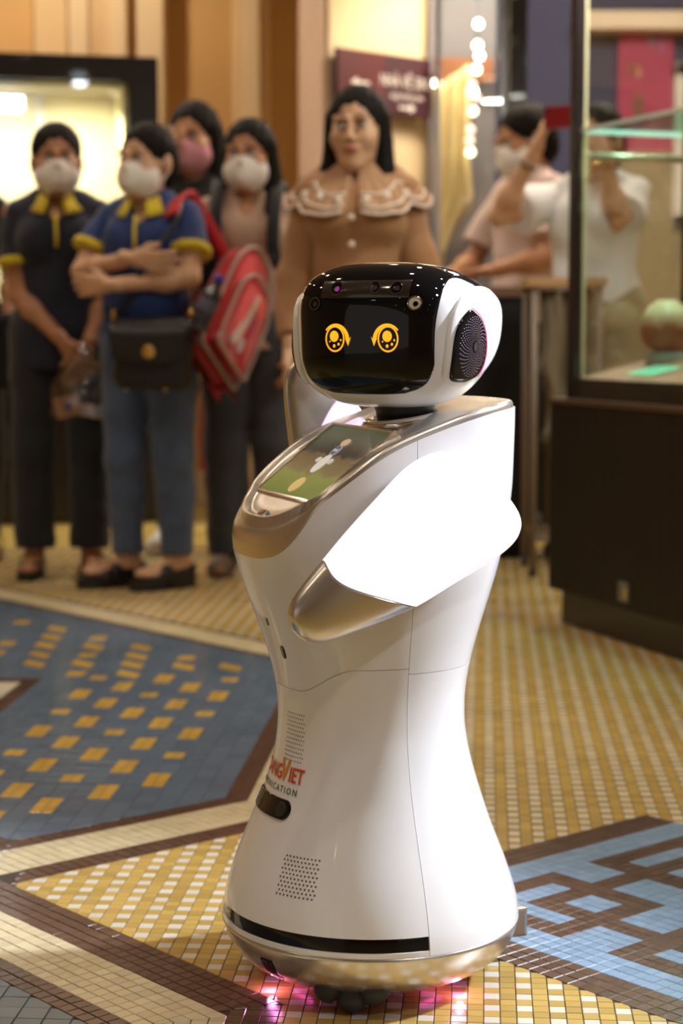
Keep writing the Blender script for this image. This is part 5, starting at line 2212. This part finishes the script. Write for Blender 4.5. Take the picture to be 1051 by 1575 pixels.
    lg.folds(0.0035, seed + 9, 16, 26)
    lg.plane((0, 0, cropped), (0, 0, -1))
    lg.plane((0, 0, 0.99), (0, 0, 1))
    sdf_obj('trousers', [lg], trousers, t)
    # shoes
    for s in (-1, 1):
        make_shoe(t, s, stance, shoes, shoe_m, foot_yaw)
    return t


def make_shoe(t, s, stance, kind, m, fy=0.0):
    MF = Matrix.Translation((s * stance, 0.018, 0)) @ Matrix.Rotation(fy, 4, 'Z') @ Matrix.Translation((-s * stance, -0.018, 0))
    cx = s * (stance + 0.008)
    f = Field((cx - 0.09, -0.22, -0.01), (cx + 0.09, 0.12, 0.16), 0.005)
    if kind == 'sneaker':
        f.cap((cx, 0.045, 0.040), (cx + s * 0.008, -0.115, 0.030), 0.046, 0.042, 0.0)
        f.cap((cx, 0.030, 0.075), (cx, 0.0, 0.065), 0.046, 0.042, 0.02)
        f.plane((0, 0, 0.002), (0, 0, -1))
        f.ell((cx, 0.022, 0.12), (0.036, 0.040, 0.045), 0.005, 'sub')
        sdf_obj('shoe', [f], m, t).matrix_local = MF
        return
    thick = 0.060 if kind == 'platform' else 0.022
    prof = []
    for i in range(28):
        a = 2 * math.pi * i / 28
        y = -0.045 - 0.135 * math.cos(a)
        w = 0.045 * (abs(math.sin(a)) ** 0.8) * (1.0 + 0.12 * math.cos(a))
        prof.append((cx + s * 0.006 * math.cos(a) + math.copysign(w, math.sin(a)), y))
    bm = bmesh.new()
    lo = [bm.verts.new((x, y, 0.0)) for (x, y) in prof]
    hi = [bm.verts.new((cx + (x - cx) * 1.02, y, thick * (0.62 + 0.75 * max(0, (y + 0.12) / 0.2) if kind == 'platform' else 1.0))) for (x, y) in prof]
    n = len(prof)
    for i in range(n):
        j = (i + 1) % n
        bm.faces.new((lo[i], lo[j], hi[j], hi[i]))
    bm.faces.new(hi)
    bm.faces.new(lo[::-1])
    bmesh.ops.recalc_face_normals(bm, faces=bm.faces[:])
    so = bm_obj('sandal', bm, m, t)
    so.matrix_local = MF
    # straps over the foot
    for (y, z, w) in ((-0.085, 0.058, 0.022), (-0.045, 0.078, 0.020)) if kind == 'platform' else ((-0.085, 0.050, 0.016), (0.01, 0.085, 0.012)):
        row0, row1 = [], []
        for i in range(13):
            a = math.pi * i / 12
            x = cx - 0.047 * math.cos(a)
            zz = 0.012 + (z - 0.004) * math.sin(a) ** 0.6
            row0.append((x, y - w, zz))
            row1.append((x, y + w, zz + 0.004))
        grid_obj('strap', [row0, row1], m, so, solid=0.004)
        if kind == 'platform':
            for i in (2, 4, 6, 8, 10):
                a = math.pi * i / 12
                lathe('stud', [(0.0005, 0.004), (0.004, 0.003), (0.006, 0)], mat('stud_metal', (0.35, 0.34, 0.33), 0.3, metal=0.9), so, 10,
                      Matrix.Translation((cx - 0.049 * math.cos(a), y - 0.004, 0.014 + z * math.sin(a) ** 0.6)))


def spot(px, Y):
    return (at(px, 700, Y).x, Y)


def height(px, ytop, Y):
    return at(px, ytop, Y).z * 0.992


NAVY = fabric('polo_navy', (0.010, 0.013, 0.030))
ROYAL = fabric('polo_blue', (0.013, 0.036, 0.150))
YELC = fabric('polo_yellow_trim', (0.62, 0.47, 0.02))
DENIM_D = fabric('denim_dark', (0.014, 0.016, 0.024), 0.2)
DENIM = fabric('denim_blue', (0.065, 0.098, 0.180), 0.3)
BLACKF = fabric('black_fabric', (0.008, 0.008, 0.009))
BLACKL = mat('black_leather', (0.012, 0.011, 0.011), 0.42, bump=0.2, bscale=150)
GREYT = fabric('trousers_grey', (0.050, 0.053, 0.064), 0.15)
TANSH = fabric('shirt_dusty_tan', (0.42, 0.275, 0.205))
BLOUSE = fabric('blouse_brown', (0.37, 0.185, 0.088))
WHITEF = fabric('white_fabric', (0.72, 0.74, 0.76), 0.03)
PINKW = fabric('tee_pinkish_white', (0.55, 0.42, 0.38), 0.05)
OLIVE = fabric('trousers_olive', (0.30, 0.25, 0.14), 0.2)
DOWN = lambda s: ((s * 0.205, 0.02, 1.03), (s * 0.20, -0.07, 0.80), (0, -0.15, -1), (-s, -0.2, 0), 0.35)

# woman in navy polo, hands folded
Y1 = 6.45
p1 = person('person in dark navy polo with yellow collar, hands folded low, white mask', spot(94, Y1), R(4), height(103, 186, Y1), hair='tied', mask=MASKW,
            skin_m=SKIN_C, head_yaw=R(6), top=NAVY, collar='polo', cuff=YELC, hem=0.74, sleeve=0.62, sleeve_r=0.068, trousers=DENIM_D, trouser_e=0.016,
            stance=0.10, shoes='sandal', shoe_m=BLACKL, seed=1, cropped=0.10, flare=0.022,
            arms={-1: ((-0.135, -0.03, 1.00), (0.030, -0.165, 0.835), (0.55, -0.15, -0.75), (0.5, 0.9, 0), 0.5),
                  1: ((0.175, -0.01, 1.00), (0.105, -0.155, 0.815), (-0.3, -0.15, -0.85), (-0.5, 0.9, 0), 0.5)})
# woman with crossed arms
Y2 = 6.15
p2 = person('person in blue polo with yellow trim, arms crossed, jeans and platform sandals', spot(231, Y2), R(-16), height(228, 187, Y2), hair='tied', mask=MASKW,
            skin_m=SKIN_B, head_yaw=R(-14), top=ROYAL, collar='polo', cuff=YELC, hem=0.80, sleeve=0.62, sleeve_r=0.070, trousers=DENIM, trouser_e=0.014,
            stance=0.092, shoes='platform', shoe_m=BLACKL, seed=2, cropped=0.115, flare=0.004, belly=0.015, hairlen=0.1, foot_yaw=R(-38),
            arms={-1: ((-0.215, -0.075, 1.100), (0.020, -0.195, 1.140), (0.9, 0.1, -0.12), (0, 1, 0.2), 0.3),
                  1: ((0.185, -0.085, 1.075), (-0.055, -0.215, 1.050), (-0.95, 0.15, 0.0), (0, 1, 0), 0.25)})
# woman with the pink mask behind, hand at her cheek
Y3 = 7.12
p3 = person('person in black clothes and pink mask, one hand raised to the cheek', spot(303, Y3), R(-10), height(300, 154, Y3), hair='long', mask=MASKP,
            skin_m=SKIN_A, head_yaw=R(-6), head_pitch=R(2), top=BLACKF, hem=0.80, sleeve=1.75, sleeve_r=0.058, trousers=BLACKF, stance=0.105, shoes='sneaker',
            shoe_m=mat('sneaker_white', (0.60, 0.60, 0.58), 0.6), seed=3, neck='round', hairlen=0.16,
            arms={-1: ((-0.130, -0.20, 1.18), (-0.070, -0.135, 1.365), (0.10, 0.12, 1), (0.5, 0.9, 0), 0.3), 1: DOWN(1)})
# woman in tan shirt with backpack straps
Y4 = 6.48
p4 = person('person in dusty tan shirt and grey trousers with black backpack straps, white mask', spot(386, Y4), R(-4), height(390, 180, Y4), hair='long', mask=MASKW,
            skin_m=SKIN_C, head_yaw=R(-8), top=TANSH, hem=0.80, sleeve=0.70, sleeve_r=0.068, trousers=GREYT, trouser_e=0.020, stance=0.088, shoes='sneaker',
            shoe_m=mat('shoe_taupe', (0.17, 0.11, 0.08), 0.6), seed=4, neck='polo', hairlen=0.08, flare=0.02,
            arms={-1: DOWN(-1), 1: ((0.200, 0.0, 1.03), (0.175, -0.12, 0.81), (-0.15, -0.2, -0.9), (-0.9, 0.3, 0), 0.4)})
# woman in the brown blouse
Y5 = 5.70
p5 = person('person in brown blouse with large lace trimmed collar, no face mask', spot(550, Y5), R(-8), height(555, 129, Y5), hair='long',
            skin_m=SKIN_B, head_yaw=R(-4), top=BLOUSE, top_e=0.016, hem=0.74, sleeve=1.80, sleeve_r=0.064, trousers=OLIVE, stance=0.085, shoes='sneaker',
            shoe_m=BLACKL, seed=5, neck='round', hairlen=0.30, folds=0.006,
            arms={-1: ((-0.198, 0.02, 1.02), (-0.20, -0.07, 0.80), (0, -0.15, -1), (1, -0.2, 0), 0.35), 1: ((0.198, 0.02, 1.02), (0.20, -0.07, 0.80), (0, -0.15, -1), (-1, -0.2, 0), 0.35)})
# lace collar with pale trim
LACE = fabric('collar_lace', (0.42, 0.23, 0.125), 0.1)
LACEW = mat('lace_white', (0.80, 0.70, 0.62), 0.8)


def lay(a, r):
    """point of the collar at angle a (0 = front) and distance r from the neck"""
    fr = max(0.0, math.cos(a))
    sx_ = math.sin(a)
    x = r * sx_ * 1.06
    yb = 0.012 - r * math.cos(a) * (0.62 if math.cos(a) > 0 else 0.8)
    z = 1.376 - 0.030 * fr - (r - 0.06) * (0.42 + 0.62 * fr ** 0.7) - 0.55 * max(0.0, abs(x) - 0.125)
    return Vector((x, yb - 0.034 * fr, z + 0.010))


rws = []
NA = 96
for k_ in range(8):
    row = []
    for i in range(NA):
        a = R(6 + 348 * i / (NA - 1))
        edge = 0.185 + 0.030 * abs(math.sin(a * 3.0))
        r_ = 0.048 + (edge - 0.048) * k_ / 7
        q_ = lay(a, r_)
        row.append(q_ + Vector((0, -0.004 * math.sin(a * 26) * k_ / 7, 0.003 * math.sin(a * 26) * k_ / 7)))
    rws.append(row)
lc = grid_obj('lace_collar', rws, LACE, p5, solid=0.005)
for f_ in (1.0, 0.86, 0.60):
    pts_ = []
    for i in range(NA):
        a = R(8 + 344 * i / (NA - 1))
        edge = 0.185 + 0.030 * abs(math.sin(a * 3.0))
        pts_.append(lay(a, 0.060 + (edge - 0.060) * f_) + Vector((0, -0.005, 0.004)))
    tube('lace_trim', pts_, 0.0042, LACEW, lc, 6)
for a in (-62, -36, -14, 14, 36, 62):
    q_ = lay(R(a), 0.165)
    lathe('lace_rosette', [(0.0005, 0.008), (0.008, 0.006), (0.013, 0)], LACEW, lc, 12, Matrix.Translation(q_ + Vector((0, -0.006, 0.004))) @ Matrix.Rotation(R(70), 4, 'X'))
for z in (1.20, 1.12, 1.04):
    lathe('button', [(0.0005, 0.006), (0.008, 0.005), (0.010, 0)], LACEW, p5, 12, Matrix.Translation((0, -0.150 + (1.2 - z) * 0.12, z)) @ Matrix.Rotation(R(90), 4, 'X'))

# man leaning at the counter
YM = 7.75
pm = person('person in pale tee and white mask leaning on the black counter', spot(806, YM), R(-58), height(806, 158, YM), hair='short', mask=MASKW, male=True,
            skin_m=SKIN_C, head_yaw=R(-10), head_pitch=R(12), top=PINKW, hem=0.80, sleeve=0.75, sleeve_r=0.075, trousers=BLACKF, stance=0.10, shoes='sneaker',
            shoe_m=BLACKL, seed=6, neck='round',
            arms={-1: ((-0.225, -0.08, 1.03), (-0.12, -0.25, 0.985), (0.5, -0.8, -0.05), (0, 0, -1), 0.2),
                  1: ((0.225, -0.08, 1.03), (0.12, -0.25, 0.985), (-0.5, -0.8, -0.05), (0, 0, -1), 0.2)})
# woman in white taking a photo behind the vitrine
YW = 6.98
WX = at(912, 700, YW).x
WH = at(912, 152, YW).z * 0.985
ws_ = WH / 1.60
WRZ = R(-22)


def wloc(px, py, dy):
    """place in the photographing woman's own coordinates"""
    p = at(px, py, YW + dy)
    q = Matrix.Rotation(-WRZ, 3, 'Z') @ Vector((p.x - WX, p.y - YW, p.z))
    return tuple(q / ws_)


pw = person('person in loose white blouse behind the vitrine, arms raised with a red phone', (WX, YW), WRZ, WH, hair='tied', skin_m=SKIN_B, head_yaw=R(-8),
            top=WHITEF, top_e=0.024, hem=0.83, sleeve=0.72, sleeve_r=0.090, trousers=OLIVE, trouser_e=0.03, stance=0.09, shoes='sneaker', shoe_m=BLACKL, seed=8,
            neck='round', folds=0.008, flare=0.03,
            arms={-1: (wloc(768, 332, -0.10), wloc(826, 228, -0.26), (0.45, -0.35, 0.9), (0.8, 0.5, -0.3), 0.7),
                  1: (wloc(950, 338, -0.16), wloc(930, 238, -0.28), (-0.55, -0.3, 0.75), (-0.8, 0.5, -0.2), 0.6)})
for px, py, dy, m_ in ((800, 262, -0.205, mat('bracelet_beads', (0.06, 0.05, 0.04), 0.4)), (938, 256, -0.262, mat('bracelet_gold', (0.75, 0.50, 0.12), 0.25, metal=0.9))):
    el_, wr_ = (wloc(768, 332, -0.10), wloc(826, 228, -0.26)) if px < 850 else (wloc(950, 338, -0.16), wloc(930, 238, -0.28))
    c = Vector(el_).lerp(Vector(wr_), 0.78 if px < 850 else 0.90)
    d = (Vector(wr_) - Vector(el_)).normalized()
    a_, b_ = frame_from(d)
    ring = [c + a_ * (0.031 * math.cos(2 * math.pi * i / 20)) + b_ * (0.031 * math.sin(2 * math.pi * i / 20)) for i in range(21)]
    tube('bracelet', ring, 0.0045, m_, pw, 8)
ph = thing('phone', 'red cased phone held up sideways in raised hands', 'phone', at(862, 180, YW - 0.36), R(-30))
box('case', (-0.060, -0.005, -0.040), (0.060, 0.005, 0.040), mat('phone_case_red', (0.22, 0.010, 0.014), 0.35), ph, 0.004)
box('display', (-0.055, 0.005, -0.036), (0.055, 0.006, 0.036), BLACKG, ph)
lathe('camera_lens', [(0.001, 0.002), (0.007, 0.002), (0.007, 0)], BLACKG, ph, 14, Matrix.Translation((-0.048, -0.005, 0.026)) @ Matrix.Rotation(R(90), 4, 'X'))
# person cut by the left edge
Y0_ = 6.95
p0 = person('person in dark clothes and sandals at the end of the row, black tote beside', spot(-62, Y0_), R(8), 1.62, hair='bob', mask=MASKW, skin_m=SKIN_A, top=BLACKF,
            hem=0.78, sleeve=0.7, sleeve_r=0.066, trousers=BLACKF, stance=0.10, shoes='sandal', shoe_m=mat('sandal_brown', (0.20, 0.09, 0.04), 0.5), seed=12, neck='round',
            arms={-1: DOWN(-1), 1: ((0.205, 0.0, 1.04), (0.19, -0.12, 0.86), (0, -0.2, -1), (-1, -0.2, 0), 0.7)})

# ------------------------------------------------------------------ bags
GOLDM = mat('gold_metal', (0.75, 0.48, 0.14), 0.28, metal=1.0)


def soft_bag(name, parent, c, r, m, rad=0.03, h=0.006, fold=0.002):
    f = Field(Vector(c) - Vector(r) - Vector((0.03,) * 3), Vector(c) + Vector(r) + Vector((0.03,) * 3), h)
    f.boxp(c, r, rad)
    f.folds(fold, 5, 30, 25)
    return sdf_obj(name, [f], m, parent)


# black shoulder bag with gold clasp, on the woman with crossed arms
bp_ = at(236, 600, Y2 - 0.20)
hb = thing('shoulder_bag', 'black leather shoulder bag with round gold clasp in front of the jeans', 'handbag', bp_, R(-12))
soft_bag('bag_body', hb, (0, 0, 0.115), (0.130, 0.045, 0.115), BLACKL, 0.04)
rws = []
for k_ in range(10):
    t_ = k_ / 9
    row = []
    for i in range(21):
        u_ = -1 + 2 * i / 20
        z = 0.232 - 0.13 * t_ - 0.02 * (1 - u_ * u_) * t_
        y = 0.040 - 0.096 * min(1, t_ * 4) if t_ < 0.25 else -0.056 - 0.004 * math.sin(t_ * 3)
        row.append((u_ * (0.130 - 0.02 * t_ * t_), y, z + (0.006 * math.sin(math.pi * min(1, t_ * 4)) if t_ < 0.25 else 0)))
    rws.append(row)
fp = grid_obj('flap', rws, BLACKL, hb, solid=0.005)
cl_ = lathe('clasp', [(0.001, 0.007), (0.014, 0.0065), (0.022, 0.004), (0.024, 0)], GOLDM, fp, 24, Matrix.Translation((0.005, -0.060, 0.125)) @ Matrix.Rotation(R(90), 4, 'X'))
for x in (-0.128, 0.128):
    ring = [Vector((x + (0.002 if x > 0 else -0.002), 0.0 + 0.012 * math.cos(2 * math.pi * i / 16), 0.235 + 0.020 * math.sin(2 * math.pi * i / 16))) for i in range(17)]
    tube('strap_ring', ring, 0.004, GOLDM, hb, 8)
for x in (-0.08, 0.05):
    lathe('foot_stud', [(0.0005, -0.006), (0.007, -0.004), (0.009, 0)], GOLDM, hb, 12, Matrix.Translation((x, -0.030, 0.004)))
Rb = Matrix.Rotation(R(12), 3, 'Z')


def bag_local(p):
    return Rb @ (Vector(p) - bp_)


st = catmull([(-0.130, 0.0, 0.25), bag_local(at(196, 470, Y2 - 0.14)), bag_local(at(226, 400, Y2 - 0.19)), bag_local(at(268, 345, Y2 - 0.14)), bag_local(at(281, 297, Y2 - 0.02))], 6)
tube('strap', st, 0.008, BLACKL, hb, 8)
V, F = tube_data([(0.132, 0.0, 0.25), bag_local(at(300, 440, Y2 + 0.02)), bag_local(at(300, 330, Y2 + 0.08))], 0.008, 8)
mesh_obj('strap', V, F, BLACKL, hb)

# red backpack slung on her shoulder
REDB = fabric('backpack_red', (0.47, 0.014, 0.020), 0.12)
GREYP = mat('backpack_piping', (0.42, 0.34, 0.30), 0.6)
bx = at(352, 564, Y2 - 0.13)
_X, _Z = Vector((0.3375, 0.725, -0.596)).normalized(), Vector((0.31, 0.528, 0.79)).normalized()
_Y = _Z.cross(_X).normalized()
_X = _Y.cross(_Z).normalized()
Mtilt = Matrix((( _X.x, _Y.x, _Z.x, 0), (_X.y, _Y.y, _Z.y, 0), (_X.z, _Y.z, _Z.z, 0), (0, 0, 0, 1))) @ Matrix.Scale(1.13, 4) @ Matrix.Translation((0, 0.077, 0))
rb_ = thing('backpack', 'red backpack with pale piping and white logo hanging beside the tan shirt', 'backpack', bx, 0)
REDD = fabric('backpack_dark_red', (0.16, 0.006, 0.008), 0.12)


def bp_outline(w, h, top):
    pts = [(-w, 0.030), (-w, 0.008), (-w + 0.010, 0.0), (-w + 0.03, 0.0), (w - 0.03, 0.0), (w - 0.010, 0.0), (w, 0.008), (w, 0.030), (w, h * 0.62), (w * 0.86, h * 0.84), (w * 0.45, h * 0.98), (0, h), (-w * 0.45, h * 0.98), (-w * 0.86, h * 0.84), (-w, h * 0.62)]
    return [(p.x, p.y) for p in catmull([(a, b, 0) for (a, b) in pts], 5, True)]


def plate(name, outline, y0, y1, m, parent, bev=0.008):
    o = prism(name, outline, y1 - y0, m, parent, Mtilt @ Matrix.Translation((0, y0, 0)), bev)
    o.data.polygons.foreach_set('use_smooth', [True] * len(o.data.polygons))
    return o


def outl(pts):
    return [(p.x, p.y) for p in catmull([(a, b, 0) for (a, b) in pts], 4, True)]


plate('main_pocket', bp_outline(0.120, 0.40, 0), -0.04, 0.025, REDB, rb_, 0.012)
fpk = plate('front_pocket', [(a, b + 0.02) for (a, b) in bp_outline(0.098, 0.28, 0)], -0.075, -0.045, REDB, rb_, 0.010)
for (w_, h_, dz, yy, par) in ((0.122, 0.402, 0, -0.042, rb_), (0.100, 0.282, 0.02, -0.077, fpk)):
    loop = [Mtilt @ Vector((a, yy, b + dz)) for (a, b) in bp_outline(w_, h_, 0)]
    tube('piping', loop + [loop[0]], 0.0055, GREYP, par, 8)
WLOGO = mat('backpack_logo_white', (0.66, 0.64, 0.62), 0.6)
lg_ = prism('logo', outl([(-0.028, 0.06), (-0.008, 0.10), (0.004, 0.16), (0.010, 0.25), (-0.004, 0.25), (-0.014, 0.17), (-0.030, 0.12), (-0.046, 0.075)]), 0.004, WLOGO, fpk,
            Mtilt @ Matrix.Translation((0, -0.080, 0)))
for (x, z, rx, rz_, c_) in ((0.012, 0.085, 0.014, 0.026, (0.50, 0.52, 0.60)), (0.034, 0.24, 0.022, 0.035, (0.75, 0.12, 0.10)), (0.030, 0.165, 0.018, 0.035, (0.42, 0.06, 0.12)),
                            (-0.01, 0.035, 0.030, 0.014, (0.50, 0.12, 0.15))):
    prism('logo_patch', disc(x, z, rx, rz_, 16), 0.003, mat('logo_patch_%d' % int(z * 1000), c_, 0.6), fpk, Mtilt @ Matrix.Translation((0, -0.079, 0)))
sp_ = soft_bag('side_pocket', rb_, (-0.138, -0.005, 0.085), (0.022, 0.032, 0.075), REDD, 0.02)
sp_.matrix_local = Mtilt
Rr = Matrix.Rotation(0, 3, 'Z')


def rbl(p):
    return Rr @ (Vector(p) - bx)


rw0, rw1 = [], []
sp0 = catmull([rbl(at(345, 395, Y2 + 0.10)), rbl(at(315, 340, Y2 + 0.06)), rbl(at(290, 300, Y2 + 0.02)), rbl(at(272, 304, Y2 - 0.06)), rbl(at(262, 328, Y2 - 0.125))], 6)
for p in sp0:
    rw0.append(p + Vector((-0.022, 0, -0.012)))
    rw1.append(p + Vector((0.022, 0, 0.012)))
grid_obj('shoulder_strap', [rw0, rw1], REDB, rb_, solid=0.012)
# dark bottle in the side pocket
bt = thing('bottle', 'dark plastic bottle with blue cap in the side pocket of the red backpack', 'bottle', at(303, 508, Y2 - 0.27), 0)
Mb_ = Matrix.Rotation(R(24), 4, 'Y')
lathe('bottle_body', [(0.001, 0.0), (0.030, 0.002), (0.033, 0.01), (0.033, 0.05), (0.030, 0.055), (0.033, 0.06), (0.033, 0.115), (0.025, 0.135), (0.013, 0.155), (0.012, 0.165)],
      mat('bottle_dark', (0.018, 0.016, 0.030), 0.15, coat=0.8), bt, 24, Mb_)
lathe('cap', [(0.015, 0.163), (0.015, 0.185), (0.013, 0.188), (0.001, 0.188)], mat('cap_blue', (0.03, 0.05, 0.45), 0.35), bt, 20, Mb_)
lathe('label_band', [(0.0335, 0.065), (0.0338, 0.066), (0.0338, 0.105), (0.0335, 0.106)], mat('bottle_label', (0.10, 0.10, 0.16), 0.4), bt, 24, Mb_)

# backpack straps of the woman in tan, as her pack's parts
pk = thing('backpack', 'black backpack worn by the person in the tan shirt', 'backpack', (spot(386, Y4)[0], Y4, 0), R(-4))
s4 = height(390, 180, Y4) / 1.6
soft_bag('pack', pk, (0, 0.20 * s4, 1.10 * s4), (0.14, 0.07, 0.20), BLACKF, 0.05, 0.008)
for s in (-1, 1):
    r0, r1 = [], []
    for p in catmull([(s * 0.10, 0.125, 1.30), (s * 0.108, 0.035, 1.388), (s * 0.104, -0.075, 1.345), (s * 0.100, -0.150, 1.24), (s * 0.105, -0.155, 1.12), (s * 0.155, -0.10, 1.02), (s * 0.155, 0.12, 0.98)], 5):
        r0.append((p + Vector((-0.022, -0.004, 0))) * s4)
        r1.append((p + Vector((0.022, -0.004, 0))) * s4)
    grid_obj('shoulder_strap', [r0, r1], BLACKF, pk, solid=0.010, flip=(s < 0))
    box('strap_buckle', (s * 0.107 * s4 - 0.02, -0.172 * s4, 1.10 * s4), (s * 0.107 * s4 + 0.02, -0.160 * s4, 1.13 * s4), BLACKM, pk, 0.003)

# see-through plastic bag held by the woman with folded hands
bgp = at(122, 640, Y1 - 0.24)
pb = thing('plastic_bag', 'clear plastic bag with packets held in folded hands', 'bag', bgp, R(5))
PLAST = glass('plastic_film', (0.82, 0.80, 0.84), 0.16)
rws = []
for k_ in range(14):
    t_ = k_ / 13
    w_ = 0.012 + 0.085 * min(1, (1 - t_) * 1.6) ** 0.8 if t_ > 0.25 else 0.097 - 0.02 * (0.25 - t_)
    d_ = 0.010 + 0.045 * (1 - t_) ** 0.7
    row = []
    for i in range(32):
        a = 2 * math.pi * i / 32
        cr_ = 1 + 0.10 * math.sin(a * 5 + t_ * 9) + 0.05 * math.sin(a * 11 + t_ * 17)
        row.append((w_ * math.cos(a) * cr_ + 0.02 * t_, d_ * math.sin(a) * cr_, 0.245 * t_))
    rws.append(row)
grid_obj('film', rws, PLAST, pb, closed_u=True)
box('packet', (-0.070, -0.020, 0.006), (0.010, 0.015, 0.075), mat('packet_tan', (0.45, 0.24, 0.12), 0.6), pb, 0.006, Matrix.Rotation(R(-14), 4, 'Y'))
box('packet', (-0.035, -0.026, 0.032), (-0.015, -0.020, 0.052), mat('packet_blue', (0.02, 0.05, 0.25), 0.6), pb, 0.002, Matrix.Rotation(R(-14), 4, 'Y'))
box('packet', (0.0, -0.015, 0.004), (0.075, 0.012, 0.045), mat('packet_white', (0.50, 0.46, 0.44), 0.6), pb, 0.006, Matrix.Rotation(R(10), 4, 'Y'))

# black tote at the left edge with white paper sticking out
tt = thing('tote_bag', 'black tote bag with white paper sticking out, next to the showcase', 'bag', at(12, 600, Y0_ - 0.22), R(10))
soft_bag('bag_body', tt, (0, 0, 0.14), (0.11, 0.05, 0.14), BLACKF, 0.03)
box('paper', (-0.02, -0.02, 0.22), (0.075, 0.01, 0.35), mat('paper_white', (0.55, 0.52, 0.48), 0.8), tt, 0.01, Matrix.Rotation(R(8), 4, 'Y'))
for y in (-0.03, 0.03):
    tube('handle', catmull([(-0.06, y, 0.26), (-0.05, y, 0.42), (-0.01, y * 0.4, 0.52), (0.03, y, 0.42), (0.06, y, 0.26)], 6), 0.007, BLACKF, tt, 8)
# red carrier bag hanging behind the jeans
rc_ = at(330, 725, Y3 - 0.18)
crb = thing('carrier_bag', 'red carrier bag hanging beside the grey trousers', 'bag', rc_, R(0))
soft_bag('bag_body', crb, (0, 0, 0.15), (0.055, 0.04, 0.15), fabric('carrier_red', (0.42, 0.018, 0.012)), 0.02)
tube('handle', catmull([(-0.03, 0, 0.29), (-0.02, 0, 0.40), (0.0, 0.0, 0.46), (0.02, 0, 0.40), (0.03, 0, 0.29)], 5), 0.006, MATS['carrier_red'], crb, 8)
yb_ = thing('shopping_bag', 'yellow shopping bag standing on the floor behind the grey trousers', 'bag', (at(346, 800, 7.35).x, 7.35, 0), 0)
soft_bag('bag_body', yb_, (0, 0, 0.135), (0.06, 0.05, 0.13), fabric('bag_yellow', (0.45, 0.33, 0.03)), 0.02)
tube('handle', catmull([(-0.03, 0, 0.26), (-0.02, 0, 0.34), (0.02, 0, 0.34), (0.03, 0, 0.26)], 5), 0.005, MATS['bag_yellow'], yb_, 8)
